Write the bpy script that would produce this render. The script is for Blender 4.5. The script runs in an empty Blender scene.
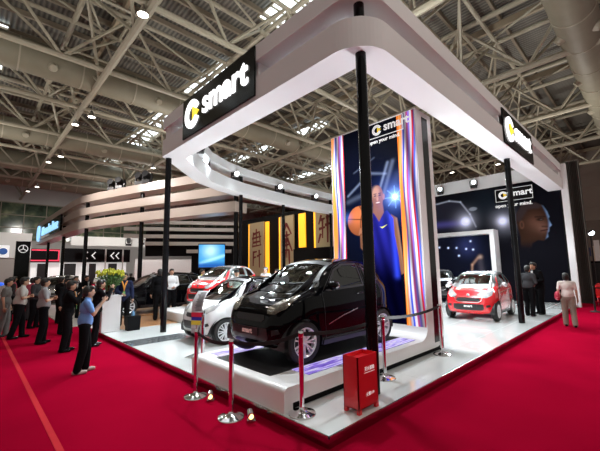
import bpy, bmesh, math, random
import numpy as np
from mathutils import Vector, Matrix
from mathutils.bvhtree import BVHTree
random.seed(7)
PI = math.pi
scn = bpy.context.scene
COL = scn.collection

# ------------------------------------------------------------------ materials
MATS = {}
def mat(name, col, rough=0.5, metal=0.0, emit=None, es=0.0, coat=0.0, var=0.0, vs=8.0, bump=0.0, spec=0.5, alpha=1.0):
    if name in MATS: return MATS[name]
    m = bpy.data.materials.new(name); m.use_nodes = True
    nt = m.node_tree; b = nt.nodes['Principled BSDF']
    b.inputs['Base Color'].default_value = (*col, 1); b.inputs['Roughness'].default_value = rough
    b.inputs['Metallic'].default_value = metal; b.inputs['Coat Weight'].default_value = coat
    b.inputs['Specular IOR Level'].default_value = spec
    if emit: b.inputs['Emission Color'].default_value = (*emit, 1); b.inputs['Emission Strength'].default_value = es
    if var > 0 or bump > 0:
        tc = nt.nodes.new('ShaderNodeTexCoord'); nz = nt.nodes.new('ShaderNodeTexNoise')
        nz.inputs['Scale'].default_value = vs; nz.inputs['Detail'].default_value = 4
        nt.links.new(tc.outputs['Object'], nz.inputs['Vector'])
        if var > 0:
            mp = nt.nodes.new('ShaderNodeMix'); mp.data_type = 'RGBA'
            mp.inputs[6].default_value = (*[c * (1 - var) for c in col], 1)
            mp.inputs[7].default_value = (*[min(1, c * (1 + var)) for c in col], 1)
            nt.links.new(nz.outputs['Fac'], mp.inputs[0]); nt.links.new(mp.outputs[2], b.inputs['Base Color'])
        if bump > 0:
            bp = nt.nodes.new('ShaderNodeBump'); bp.inputs['Strength'].default_value = bump; bp.inputs['Distance'].default_value = 0.01
            nt.links.new(nz.outputs['Fac'], bp.inputs['Height']); nt.links.new(bp.outputs['Normal'], b.inputs['Normal'])
    MATS[name] = m
    return m

def mat_glass(name, tint, refl=0.12):
    m = bpy.data.materials.new(name); m.use_nodes = True; nt = m.node_tree; nt.nodes.clear()
    out = nt.nodes.new('ShaderNodeOutputMaterial'); mx = nt.nodes.new('ShaderNodeMixShader')
    tr = nt.nodes.new('ShaderNodeBsdfTransparent'); gl = nt.nodes.new('ShaderNodeBsdfGlossy'); lw = nt.nodes.new('ShaderNodeLayerWeight')
    lw.inputs['Blend'].default_value = 0.25; tr.inputs[0].default_value = (*tint, 1); gl.inputs['Roughness'].default_value = 0.02
    ma = nt.nodes.new('ShaderNodeMath'); ma.operation = 'MULTIPLY_ADD'; ma.inputs[1].default_value = 0.8; ma.inputs[2].default_value = refl
    nt.links.new(lw.outputs['Fresnel'], ma.inputs[0]); nt.links.new(ma.outputs[0], mx.inputs[0])
    nt.links.new(tr.outputs[0], mx.inputs[1]); nt.links.new(gl.outputs[0], mx.inputs[2]); nt.links.new(mx.outputs[0], out.inputs[0])
    MATS[name] = m; return m

def ramp(nt, stops, fac, interp='LINEAR'):
    r = nt.nodes.new('ShaderNodeValToRGB'); r.color_ramp.interpolation = interp
    el = r.color_ramp.elements
    while len(el) < len(stops): el.new(0.5)
    for e, (p, c) in zip(el, stops): e.position = p; e.color = (*c, 1)
    nt.links.new(fac, r.inputs[0]); return r.outputs[0]

M_white = mat('white_panel', (.78, .77, .77), .35, coat=.2, var=.03, vs=.6)
M_ring = mat('canopy_white', (.78, .79, .80), .55, var=.02, vs=.5)
M_stage = mat('stage_gloss_white', (.80, .83, .83), .06, coat=.6, var=.03, vs=1.2)
M_black = mat('black_paint', (.004, .004, .005), .14, spec=.2, var=.1)
M_blackm = mat('black_matt', (.005, .005, .006), .7, spec=.12, var=.2)
M_matt2 = mat('black_podium_carpet', (.009, .009, .012), .75, var=.3, vs=40)
M_chrome = mat('polished_chrome', (.82, .82, .84), .07, metal=1, var=.02)
M_steel = mat('brushed_steel', (.55, .54, .52), .25, metal=1, var=.05, vs=60)
M_truss = mat('beige_painted_steel', (.39, .365, .28), .5, var=.12, vs=2)
M_duct = mat('duct_insulation', (.235, .22, .16), .6, var=.18, vs=1.3)
M_beige = mat('beige_fascia', (.52, .43, .37), .35, coat=.2, var=.05, vs=.7)
M_logo = mat('lit_white_letter', (.9, .9, .9), .4, emit=(1, 1, 1), es=1.6, var=.01)
M_logoy = mat('lit_yellow_arrow', (.9, .75, .05), .4, emit=(1, .75, .05), es=1.0, var=.01)
M_blueletter = mat('lit_blue_letter', (.3, .6, .9), .4, emit=(.35, .7, 1), es=1.1, var=.01)
M_lamp = mat('lamp_lens', (1, 1, 1), .3, emit=(1, .95, .82), es=9, var=.01)
M_spot = mat('spot_lens', (1, 1, 1), .3, emit=(.85, .95, 1), es=9, var=.01)
M_redbox = mat('red_enamel', (.72, .010, .018), .35, coat=.3, var=.08, vs=5)
M_rubber = mat('tyre_rubber', (.012, .012, .013), .65, var=.2, vs=30)
M_dark = mat('dark_plastic', (.015, .015, .017), .4, var=.2)
M_belt = mat('black_webbing', (.008, .008, .01), .8, var=.2, vs=50)
M_skin = mat('skin', (.50, .29, .19), .55, var=.08, vs=12)
M_hair = mat('black_hair', (.010, .008, .007), .5, var=.3, vs=60)
M_eye = mat('dark_eye', (.02, .015, .012), .3, var=.1)
M_lip = mat('lip', (.33, .12, .10), .5, var=.1)
M_green = mat('leaf_green', (.05, .13, .02), .6, var=.4, vs=20)
M_yel = mat('yellow_flower', (.50, .50, .03), .6, var=.4, vs=25)
M_glass = mat_glass('clear_glass', (.74, .86, .82), .16)
M_dglass = mat_glass('tinted_glass', (.22, .25, .25), .10)

def mat_carpet():
    m = mat('red_carpet', (.42, .004, .018), 1.0, spec=0.0); nt = m.node_tree; b = nt.nodes['Principled BSDF']
    tc = nt.nodes.new('ShaderNodeTexCoord'); n1 = nt.nodes.new('ShaderNodeTexNoise'); n1.inputs['Scale'].default_value = .45; n1.inputs['Detail'].default_value = 3
    n2 = nt.nodes.new('ShaderNodeTexNoise'); n2.inputs['Scale'].default_value = 160
    nt.links.new(tc.outputs['Object'], n1.inputs[0]); nt.links.new(tc.outputs['Object'], n2.inputs[0])
    c = ramp(nt, [(.3, (.25, .0018, .017)), (.7, (.34, .0025, .023))], n1.outputs[0]); nt.links.new(c, b.inputs['Base Color'])
    bp = nt.nodes.new('ShaderNodeBump'); bp.inputs['Strength'].default_value = .25; bp.inputs['Distance'].default_value = .004
    nt.links.new(n2.outputs[0], bp.inputs['Height']); nt.links.new(bp.outputs[0], b.inputs['Normal'])
    return m
M_carpet = mat_carpet()

def mat_deck():
    m = mat('corrugated_deck', (.12, .115, .10), .6); nt = m.node_tree; b = nt.nodes['Principled BSDF']
    tc = nt.nodes.new('ShaderNodeTexCoord'); w = nt.nodes.new('ShaderNodeTexWave'); w.bands_direction = 'X'; w.inputs['Scale'].default_value = 1.1
    w.inputs['Distortion'].default_value = .1
    nt.links.new(tc.outputs['Object'], w.inputs[0])
    c = ramp(nt, [(0, (.085, .085, .075)), (.6, (.16, .155, .135)), (1, (.22, .21, .18))], w.outputs[0]); nt.links.new(c, b.inputs['Base Color'])
    bp = nt.nodes.new('ShaderNodeBump'); bp.inputs['Distance'].default_value = .06; nt.links.new(w.outputs[0], bp.inputs['Height']); nt.links.new(bp.outputs[0], b.inputs['Normal'])
    return m

def mat_led(name, stops, su, ax='y', strength=1.5):
    """wavy streaks of light on the LED screens: content shown by the screen"""
    m = mat(name, (.02, .02, .02), .3); nt = m.node_tree; b = nt.nodes['Principled BSDF']
    tc = nt.nodes.new('ShaderNodeTexCoord'); mp = nt.nodes.new('ShaderNodeMapping')
    mp.inputs['Scale'].default_value = (su[0], su[1], su[2]); nt.links.new(tc.outputs['Object'], mp.inputs[0])
    nz = nt.nodes.new('ShaderNodeTexNoise'); nz.inputs['Scale'].default_value = 1; nz.inputs['Detail'].default_value = 3; nz.inputs['Roughness'].default_value = .6
    nt.links.new(mp.outputs[0], nz.inputs[0])
    c = ramp(nt, stops, nz.outputs[0])
    nt.links.new(c, b.inputs['Emission Color']); b.inputs['Emission Strength'].default_value = strength
    return m

# ------------------------------------------------------------------ mesh builder
class MB:
    def __init__(s): s.v = []; s.f = []; s.sm = []
    def add(s, vs, fs, smooth=False):
        o = len(s.v); s.v += [tuple(p) for p in vs]; s.f += [tuple(i + o for i in f) for f in fs]; s.sm += [smooth] * len(fs); return s
    def box(s, x0, y0, z0, x1, y1, z1):
        vs = [(x, y, z) for x in (x0, x1) for y in (y0, y1) for z in (z0, z1)]
        return s.add(vs, [(0, 1, 3, 2), (4, 6, 7, 5), (0, 4, 5, 1), (2, 3, 7, 6), (0, 2, 6, 4), (1, 5, 7, 3)])
    def obox(s, c, a, b, d):
        """box at centre c, half vectors a,b,d"""
        c, a, b, d = map(Vector, (c, a, b, d))
        vs = [c + i * a + j * b + k * d for i in (-1, 1) for j in (-1, 1) for k in (-1, 1)]
        return s.add(vs, [(0, 1, 3, 2), (4, 6, 7, 5), (0, 4, 5, 1), (2, 3, 7, 6), (0, 2, 6, 4), (1, 5, 7, 3)])
    def tube(s, p, q, r, r2=None, n=10, caps=True):
        p, q = Vector(p), Vector(q); r2 = r if r2 is None else r2
        d = (q - p)
        if d.length < 1e-6: return s
        d.normalize(); u = d.orthogonal().normalized(); w = d.cross(u)
        vs = []
        for c, rr in ((p, r), (q, r2)):
            for k in range(n):
                a = 2 * PI * k / n; vs.append(c + (u * math.cos(a) + w * math.sin(a)) * rr)
        fs = [(k, (k + 1) % n, n + (k + 1) % n, n + k) for k in range(n)]
        s.add(vs, fs, True)
        if caps: s.add(vs, [tuple(range(n))[::-1], tuple(range(n, 2 * n))])
        return s
    def ell(s, c, r, n=14, m=9, R=None):
        vs = []; fs = []
        if not hasattr(r, '__len__'): r = (r, r, r)
        for i in range(m + 1):
            th = PI * i / m
            for k in range(n):
                a = 2 * PI * k / n
                p = Vector((r[0] * math.sin(th) * math.cos(a), r[1] * math.sin(th) * math.sin(a), r[2] * math.cos(th)))
                if R is not None: p = R @ p
                vs.append(Vector(c) + p)
        for i in range(m):
            for k in range(n): fs.append((i * n + k, (i + 1) * n + k, (i + 1) * n + (k + 1) % n, i * n + (k + 1) % n))
        return s.add(vs, fs, True)
    def caps(s, p, q, r1, r2=None, n=12):
        r2 = r1 if r2 is None else r2
        s.tube(p, q, r1, r2, n); s.ell(p, r1, n, 7); s.ell(q, r2, n, 7); return s
    def lathe(s, prof, origin=(0, 0, 0), axis='z', n=28):
        """prof: (r,h) list"""
        vs = []; fs = []
        O = Vector(origin)
        for r, h in prof:
            for k in range(n):
                a = 2 * PI * k / n; c, t = r * math.cos(a), r * math.sin(a)
                vs.append(O + (Vector((c, t, h)) if axis == 'z' else Vector((c, h, t)) if axis == 'y' else Vector((h, c, t))))
        for i in range(len(prof) - 1):
            for k in range(n): fs.append((i * n + k, i * n + (k + 1) % n, (i + 1) * n + (k + 1) % n, (i + 1) * n + k))
        return s.add(vs, fs, True)
    def prism(s, pts, axis, a, b):
        """polygon pts (2D) extruded along axis from a to b"""
        n = len(pts)
        def P(u, v, w): return (w, u, v) if axis == 'x' else (u, w, v) if axis == 'y' else (u, v, w)
        vs = [P(u, v, a) for u, v in pts] + [P(u, v, b) for u, v in pts]
        return s.add(vs, [tuple(range(n)), tuple(range(2 * n - 1, n - 1, -1))] + [(k, n + k, n + (k + 1) % n, (k + 1) % n) for k in range(n)])
    def loft(s, rings, closed=True, smooth=True, capends=False):
        n = len(rings[0]); vs = [p for r in rings for p in r]; fs = []
        kk = n if closed else n - 1
        for i in range(len(rings) - 1):
            for k in range(kk): fs.append((i * n + k, i * n + (k + 1) % n, (i + 1) * n + (k + 1) % n, (i + 1) * n + k))
        s.add(vs, fs, smooth)
        if capends: s.add(rings[0], [tuple(range(n))[::-1]]); s.add(rings[-1], [tuple(range(n))])
        return s
    def path(s, pts, r, n=8):
        for a, b in zip(pts[:-1], pts[1:]): s.caps(a, b, r, r, n)
        return s
    def mesh(s, name, m):
        me = bpy.data.meshes.new(name); me.from_pydata([tuple(p) for p in s.v], [], s.f)
        me.polygons.foreach_set('use_smooth', s.sm)
        for mm in (m if isinstance(m, (list, tuple)) else [m]): me.materials.append(mm)
        bm = bmesh.new(); bm.from_mesh(me); bmesh.ops.recalc_face_normals(bm, faces=bm.faces); bm.to_mesh(me); bm.free()
        me.set_sharp_from_angle(angle=.72)
        return me
    def build(s, name, m, parent=None, loc=None, bevel=0, **kw):
        o = bpy.data.objects.new(name, s.mesh(name, m)); COL.objects.link(o)
        if parent: o.parent = parent
        if loc: o.location = loc
        if bevel:
            b = o.modifiers.new('bev', 'BEVEL'); b.width = bevel; b.segments = 2; b.limit_method = 'ANGLE'
        tag(o, **kw); return o

def tag(o, label=None, cat=None, group=None, kind=None):
    if label: o['label'] = label
    if cat: o['category'] = cat
    if group: o['group'] = group
    if kind: o['kind'] = kind
    return o
def empty(name, loc, rz=0, **kw):
    o = bpy.data.objects.new(name, None); COL.objects.link(o); o.location = loc; o.rotation_euler = (0, 0, rz); o.empty_display_size = .2
    return tag(o, **kw)
def copy_tree(o, parent=None):
    c = o.copy(); COL.objects.link(c)
    if parent: c.parent = parent
    for ch in [x for x in KIDS.get(o.name, [])] if False else list(o.children): copy_tree(ch, c)
    return c
KIDS = {}
def place(o, loc, rz=0, label=None, group=None, mats=None, scale=None):
    """a copy of thing o with all its parts"""
    c = copy_tree(o); c.location = loc; c.rotation_euler = (0, 0, rz)
    if scale: c.scale = scale
    if label: c['label'] = label
    if group: c['group'] = group
    elif 'group' in c.keys() and group is None: pass
    if mats:
        for ch in list(c.children) + [g for k in c.children for g in k.children]:
            base = ch.name.split('.')[0]
            if base in mats:
                for sl in ch.material_slots: sl.link = 'OBJECT'; sl.material = mats[base]
    return c

def txt(s, size, m, name, parent, loc, rot, extrude=.01, bold=0.0, align='CENTER', shear=0, sx=1.0):
    cu = bpy.data.curves.new(name, 'FONT'); cu.body = s; cu.size = size; cu.extrude = extrude; cu.offset = bold
    cu.align_x = align; cu.align_y = 'CENTER'; cu.resolution_u = 4
    t = bpy.data.objects.new(name + '_tmp', cu); COL.objects.link(t)
    dg = bpy.context.evaluated_depsgraph_get(); me = bpy.data.meshes.new_from_object(t.evaluated_get(dg))
    bpy.data.objects.remove(t); bpy.data.curves.remove(cu)
    me.materials.clear(); me.materials.append(m)
    o = bpy.data.objects.new(name, me); COL.objects.link(o); o.parent = parent; o.location = loc; o.rotation_euler = rot; o.scale = (sx, 1, 1)
    return o
# text facing -X (reads along -Y), and facing -Y (reads along +X)
ROT_X = (PI / 2, 0, -PI / 2); ROT_Y = (PI / 2, 0, 0)

def paint_panel(name, O, U, V, nu, nv, func, parent, strength, rough=.3, off=None, **kw):
    """flat printed or screened picture: func(u,v)->rgb over numpy arrays, u,v in metres from bottom-left"""
    O, U, V = Vector(O), Vector(U), Vector(V); W, H = U.length, V.length
    uu, vv = np.meshgrid(np.linspace(0, 1, nu), np.linspace(0, 1, nv))
    co = np.array(O)[None, None] + uu[..., None] * np.array(U) + vv[..., None] * np.array(V)
    rgb = np.clip(func(uu * W, vv * H), 0, 8)
    idx = np.arange(nu * nv).reshape(nv, nu)
    fs = np.stack([idx[:-1, :-1], idx[:-1, 1:], idx[1:, 1:], idx[1:, :-1]], -1).reshape(-1, 4)
    me = bpy.data.meshes.new(name); me.from_pydata(co.reshape(-1, 3).tolist(), [], fs.tolist())
    at = me.color_attributes.new('print', 'FLOAT_COLOR', 'POINT')
    at.data.foreach_set('color', np.concatenate([rgb.reshape(-1, 3), np.ones((nu * nv, 1))], 1).astype(np.float32).ravel())
    m = bpy.data.materials.new(name + '_print'); m.use_nodes = True; nt = m.node_tree; b = nt.nodes['Principled BSDF']
    a = nt.nodes.new('ShaderNodeAttribute'); a.attribute_name = 'print'
    nt.links.new(a.outputs['Color'], b.inputs['Base Color']); b.inputs['Roughness'].default_value = rough; b.inputs['Specular IOR Level'].default_value = .03
    if strength > 0: nt.links.new(a.outputs['Color'], b.inputs['Emission Color']); b.inputs['Emission Strength'].default_value = strength
    me.materials.append(m)
    o = bpy.data.objects.new(name, me); COL.objects.link(o)
    if parent: o.parent = parent
    return tag(o, **kw)
def sstep(x, a, b):
    t = np.clip((x - a) / (b - a), 0, 1); return t * t * (3 - 2 * t)
def blend(img, mask, col): return img * (1 - mask[..., None]) + np.array(col) * mask[..., None]
def ellm(u, v, cu, cv, ru, rv, soft=.08, rot=0):
    c, s = math.cos(rot), math.sin(rot); x = (u - cu) * c + (v - cv) * s; y = -(u - cu) * s + (v - cv) * c
    d = np.sqrt((x / ru) ** 2 + (y / rv) ** 2); return 1 - sstep(d, 1 - soft, 1 + soft)
def glow(u, v, cu, cv, r): return np.exp(-((u - cu) ** 2 + (v - cv) ** 2) / r ** 2)
def polym(u, v, pts, soft=.02):
    ins = np.zeros(u.shape, bool); dist = np.full(u.shape, 1e9)
    n = len(pts)
    for i in range(n):
        (x0, y0), (x1, y1) = pts[i], pts[(i + 1) % n]
        if y0 != y1:
            c = ((y0 > v) != (y1 > v)) & (u < (x1 - x0) * (v - y0) / (y1 - y0) + x0); ins ^= c
        dx, dy = x1 - x0, y1 - y0; L = dx * dx + dy * dy + 1e-12
        t = np.clip(((u - x0) * dx + (v - y0) * dy) / L, 0, 1)
        dist = np.minimum(dist, np.hypot(u - x0 - t * dx, v - y0 - t * dy))
    sd = np.where(ins, dist, -dist); return sstep(sd, -soft, soft)
def linem(u, v, x0, y0, x1, y1, w):
    dx, dy = x1 - x0, y1 - y0; L = dx * dx + dy * dy + 1e-12
    t = np.clip(((u - x0) * dx + (v - y0) * dy) / L, 0, 1)
    return np.exp(-((u - x0 - t * dx) ** 2 + (v - y0 - t * dy) ** 2) / w ** 2)

# ------------------------------------------------------------------ camera
f_px = 340.2
VL = Vector((-330, -47.5, -f_px)).normalized(); VR = Vector((356, -36.5, -f_px)).normalized()
X_ = VR; Y_ = VL; Z_ = X_.cross(Y_).normalized(); Y_ = Z_.cross(X_)
cam = bpy.data.cameras.new('camera'); co = bpy.data.objects.new('camera', cam); COL.objects.link(co)
cam.sensor_width = 36; cam.lens = f_px * 36 / 600; cam.clip_end = 400; cam.clip_start = .05
R3 = Matrix((X_, Y_, Z_))
co.matrix_world = Matrix.Translation((-2.831, -2.549, 1.9)) @ R3.to_4x4()
scn.camera = co

# ------------------------------------------------------------------ hall shell
def plane(name, x0, y0, x1, y1, z, m, th=.2, **kw):
    return MB().box(x0, y0, z - th, x1, y1, z).build(name, m, **kw)
plane('floor', -30, -25, 75, 85, 0, M_carpet, kind='structure')
deck = plane('ceiling', -30, -12, 75, 85, 18.6, mat_deck(), kind='structure'); deck.location.z = .2
# light seam strips between carpet rolls
M_seam = mat('carpet_joint_tape', (.50, .025, .035), .9, spec=.05, var=.1, vs=10)
MB().box(-2.03, -6, 0, -1.965, 30, .004).build('trim_1', M_seam, kind='structure')
M_wallb = mat('hall_wall_beige', (.40, .36, .31), .7, var=.06, vs=.4)
M_wallw = mat('hall_wall_white', (.60, .60, .58), .6, var=.05, vs=.3)
def mat_curtainwall():
    m = mat('green_glazing', (.03, .05, .04), .12); nt = m.node_tree; b = nt.nodes['Principled BSDF']
    tc = nt.nodes.new('ShaderNodeTexCoord'); v = nt.nodes.new('ShaderNodeTexVoronoi'); v.inputs['Scale'].default_value = .35
    n = nt.nodes.new('ShaderNodeTexNoise'); n.inputs['Scale'].default_value = .5; n.inputs['Detail'].default_value = 6
    nt.links.new(tc.outputs['Object'], n.inputs[0])
    c = ramp(nt, [(.3, (.04, .06, .045)), (.48, (.10, .15, .10)), (.58, (.17, .22, .13)), (.68, (.45, .48, .30))], n.outputs[0])
    nt.links.new(c, b.inputs['Base Color']); return m
MB().box(-30, 70, 0, 75, 70.4, 7.1).box(-30, 70, 13.4, 75, 70.4, 19).build('wall_back', M_wallw, kind='structure')
g = MB().box(-30, 70.1, 7.1, 75, 70.2, 13.4).build('window_1', mat_curtainwall(), kind='structure')
fr = MB()
for x in range(-30, 76, 3): fr.box(x - .06, 69.95, 7.1, x + .06, 70.1, 13.4)
for z in (7.1, 9.2, 11.3, 13.35): fr.box(-30, 69.9, z - .07, 75, 70.08, z + .07)
fr.build('window_frame', M_truss, g)
rw = MB().box(62, -12, 0, 62.4, 85, 19)
for z in (4, 7, 10, 13): rw.box(61.9, -12, z, 62, 85, z + .12)
rw.build('wall_right', M_wallb, kind='structure')

# roof trusses: triangular lattice girders along Y and along X
def girder(p0, p1, side, depth, half, bay, r1, r2):
    p0, p1, side = Vector(p0), Vector(p1), Vector(side); L = (p1 - p0).length; d = (p1 - p0).normalized(); n = max(1, round(L / bay)); st = L / n
    up = Vector((0, 0, depth)); mb = MB()
    mb.tube(p0, p1, r1, n=8, caps=False)
    for s_ in (-1, 1): mb.tube(p0 + up + side * half * s_, p1 + up + side * half * s_, r1 * .8, n=8, caps=False)
    for i in range(n + 1):
        a = p0 + d * st * i
        mb.tube(a + up - side * half, a + up + side * half, r2, n=5, caps=False)
        if i < n:
            m_ = a + d * st * .5 ;
            for s_ in (-1, 1):
                mb.tube(m_, a + up + side * half * s_, r2, n=5, caps=False)
                mb.tube(m_, a + d * st + up + side * half * s_, r2, n=5, caps=False)
            mb.tube(a + up - side * half, a + d * st + up + side * half, r2 * .8, n=5, caps=False)
    return mb
k = 2
for x in (-7.2, 2.3, 11.7, 21.1, 30.5, 40, 50):
    girder((x, -8, 14), (x, 70, 14), (1, 0, 0), 3.4, 1.6, 6.6, .20, .10).build('trim_%d' % k, M_truss, kind='structure'); k += 1
for y in (-3.4, 5.0, 12.6, 19.8, 26.4, 33.5, 40, 47, 54):
    girder((-16, y, 14.15), (61, y, 14.15), (0, 1, 0), 3.2, 1.3, 6.2, .17, .09).build('trim_%d' % k, M_truss, kind='structure'); k += 1
pur = MB()
for i in range(32):
    y = -10 + i * 2.6; pur.box(-28, y, 18.15, 62, y + .16, 18.5)
pur.build('trim_%d' % k, mat('purlin_steel', (.27, .23, .17), .6, var=.15), kind='structure'); k += 1
pur = MB()
for i in range(10): x = -16 + i * 9.4; pur.box(x - .1, -10, 17.65, x + .1, 70, 18.1)
pur.build('trim_%d' % k, mat('purlin_steel_pale', (.36, .30, .21), .6, var=.12), kind='structure')
# skylights: daylight through a long glazed strip
def mat_sky():
    m = mat('skylight_pane', (.8, .85, .9), .4, emit=(.86, .95, 1), es=2.6); nt = m.node_tree; b = nt.nodes['Principled BSDF']
    return m
MS = mat_sky()
kk = 2
for (x0, x1, y0, y1) in ((9.6, 11.6, 6, 14), (10.2, 12.4, 20, 60), (-3.2, -2.2, 26, 33), (-7, -6, 40, 60), (24, 26, 22, 60), (-13, -12, 12, 40), (38, 40, 20, 60)):
    g = MB().box(x0, y0, 18.38, x1, y1, 18.42).build('window_%d' % kk, MS, kind='structure'); kk += 1
    fr = MB(); n = int((y1 - y0) / 1.3)
    for i in range(n + 1): yy = y0 + (y1 - y0) * i / n; fr.box(x0, yy - .06, 18.3, x1, yy + .06, 18.4)
    fr.box(x0 - .1, y0, 18.25, x0, y1, 18.45); fr.box(x1, y0, 18.25, x1 + .1, y1, 18.45); fr.build('window_frame', M_truss, g)

# ducts
def duct(p, q, r, label):
    mb = MB(); p, q = Vector(p), Vector(q); mb.tube(p, q, r, n=28, caps=False); L = (q - p).length; d = (q - p).normalized()
    o = mb.build('air_duct', M_duct, label=label, cat='air duct')
    for i in range(int(L / 3.2)): 
        pass
    for i in range(int(L / 3.2)): c = p + d * (1.5 + 3.2 * i); MB().tube(c - d * .04, c + d * .04, r + .03, n=28).build('joint_band', M_truss, o)
    u = Vector((0, 1, 0)) if abs(d.x) > .5 else Vector((1, 0, 0))
    for i in range(int(L / 6.4)):
        c = p + d * (3.1 + 6.4 * i)
        for s_ in (-1, 1): e = (u * s_ * .8 + Vector((0, 0, -.6))).normalized(); MB().tube(c + e * (r - .05), c + e * (r + .22), .28, .2, n=14).build('air_nozzle', M_truss, o)
    for i in range(int(L / 9)): c = p + d * (4 + 9 * i); MB().tube(c + Vector((0, 0, r)), c + Vector((0, 0, 18.5 - p.z)), .03, n=6).build('hanger_rod', M_truss, o)
    return o
duct((10, -.9, 14.6), (61, -.9, 14.6), .95, 'fat round beige air duct crossing the upper right corner of the roof')
duct((-16, 22.6, 14.9), (61, 22.6, 14.9), 1.0, 'nearest of the round beige air ducts at upper left, passing behind the left sign')
duct((-16, 36.8, 14.9), (61, 36.8, 14.9), 1.0, 'second beige air duct from the front, seen over the stepped beige bands at left')
duct((-16, 48, 14.9), (61, 48, 14.9), 1.1, 'third beige air duct from the front, low over the far left glazing')
duct((-16, 58, 14.9), (61, 58, 14.9), 1.1, 'farthest beige air duct, just above the green glazing')

# high bay lamps
def lamp_proto():
    e = empty('high_bay_lamp', (0, 0, 0), label='round high bay lamp glowing under a roof truss', cat='lamp', group='high bay lamps under the roof trusses')
    MB().lathe([(.05, .5), (.09, .48), (.12, .3), (.24, .05), (.26, 0), (.24, 0), (.1, .28)], n=18).build('lamp_housing', M_steel, e)
    MB().lathe([(.001, .0), (.23, .005), (.23, .03), (.001, .05)], n=18).build('lamp_lens', M_lamp, e)
    MB().tube((0, 0, .48), (0, 0, 1.0), .02, n=6).build('hanger_rod', M_steel, e)
    return e
LP = lamp_proto(); first = True
lamps = [(2.0, 12.6, 13.5), (2.9, 25.8, 13.4), (2.3, 28.2, 13.4), (2.9, 38, 13.4), (2.3, 41, 13.4), (2.9, 55, 13.4), (2.3, 59, 13.4),
         (11.9, 22, 13.4), (11.3, 36, 13.4), (21.4, 17, 13.4), (20.8, 30, 13.4), (21.4, 9.2, 13.4), (20.8, 11.4, 13.4), (30.8, 13, 13.4), (30.2, 22, 13.4), (40.3, 9, 13.4), (39.7, 14, 13.4), (11.3, 28, 13.4), (21.1, 40, 13.4), (30.5, 34, 13.4), (11.9, 50, 13.4)]
for p in lamps:
    o = LP if first else place(LP, p); o.location = p; first = False

# ------------------------------------------------------------------ stage platform
def mat_edge():
    m = mat('mirror_dark_edge', (.42, .40, .40), .12, metal=1, var=.05); return m
st = MB().box(0.02, .02, 0, 16.4, 11.4, .135).build('stage_platform', mat_edge(), label='low platform with mirror-finish sides and a glossy white top under the big white canopy', cat='stage platform')
MB().prism([(0, 0), (16.4, 0), (16.4, 11.4), (0, 11.4)], 'z', .128, .14).build('stage_top', M_stage, st)
MB().box(-.006, -.006, .118, 16.4, .012, .142).box(-.006, -.006, .118, .012, 11.4, .142).build('edge_strip', M_steel, st, label='thin steel edge strip')
MB().box(.02, 6.1, .1395, 1.75, 6.85, .1425).build('floor_inlay', mat('grey_stone_inlay', (.13, .14, .15), .12, coat=.4, var=.35, vs=9), st, label='speckled grey inlay')
MB().box(0.6, 8.75, .1395, 8.6, 11.38, .1435).build('wood_floor', mat('warm_wood_floor', (.36, .17, .07), .3, coat=.3, var=.35, vs=3), st, label='orange-brown wooden floor patch')
jl = MB()
for y in (.62, 1.9): jl.box(.02 if y < 1 else 5, y, .1395, 16.3, y + .008, .1412)
for x in (2.4, 4.9, 7.4, 9.9, 12.4): jl.box(x, .02, .1395, x + .008, 11, .1412)
jl.build('floor_joint', mat('joint_grey', (.5, .52, .52), .4, var=.1), st)

# ------------------------------------------------------------------ canopy rings
def ring_paths():
    outer = [(16.4, .05)]; inner = [(16.4, .62)]
    r = .62; cx, cy = 1.05 + r, .05 + r
    for i in range(15):
        a = -PI / 2 - (PI / 2) * i / 14; outer.append((cx + r * math.cos(a), cy + r * math.sin(a)))
        t = i / 14; inner.append((1.64 + max(0, .06 * (1 - 2 * t)), .62 + max(0, .06 * (2 * t - 1))))
    outer += [(1.05, 7.35)]; inner += [(1.64, 7.02)]
    return outer, inner
def ring_back():
    outer = [(1.05, 7.35), (3.3, 9.55), (4.6, 10.25), (5.7, 10.62), (9, 11.25), (12.5, 11.6), (16.4, 11.75)]
    inner = [(1.64, 7.02), (3.65, 9.05), (4.8, 9.68), (5.9, 10.05), (9.1, 10.67), (12.6, 11.02), (16.4, 11.17)]
    return outer, inner
def band(mb, outer, inner, z0, z1):
    n = len(outer)
    rings = [[(*outer[i], z0), (*outer[i], z1), (*inner[i], z1), (*inner[i], z0)] for i in range(n)]
    # keep crisp edges
    for i in range(n - 1):
        for k in range(4):
            a, b = rings[i][k], rings[i][(k + 1) % 4]; c, d = rings[i + 1][(k + 1) % 4], rings[i + 1][k]
            mb.add([a, b, c, d], [(0, 1, 2, 3)], k == 0 or k == 2)
    mb.add(rings[0], [(0, 1, 2, 3)]); mb.add(rings[-1], [(3, 2, 1, 0)])
can = empty('canopy', (1.38, .37, 5.25), label='huge white double-ring canopy with a rounded corner carried on black poles over the stage', cat='canopy')
def cbuild(mb, name, m, **kw):
    mb.v = [(x - 1.38, y - .37, z - 5.25) for x, y, z in mb.v]; return mb.build(name, m, can, **kw)
o1, i1 = ring_paths(); o2, i2 = ring_back()
for nm, z0, z1 in (('lower_ring', 5.25, 5.75), ('upper_ring', 6.1, 6.44)):
    mb = MB(); band(mb, o1, i1, z0, z1); band(mb, o2, i2, z0, z1); cbuild(mb, nm, M_ring)
for bb in ((1.12, 2.7, 5.7, 1.6, 5.95, 6.15), (7.6, .12, 5.7, 10.8, .58, 6.15), (1.12, 6.9, 5.7, 1.6, 7.3, 6.15), (15.9, .1, 5.7, 16.38, .58, 6.15)):
    cbuild(MB().box(*bb), 'spacer_block', M_ring)
poles = [(1.38, .37), (1.26, 7.38), (9.28, .43), (5.86, 10.33), (9.0, 10.98), (13.2, 11.3)]
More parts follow.
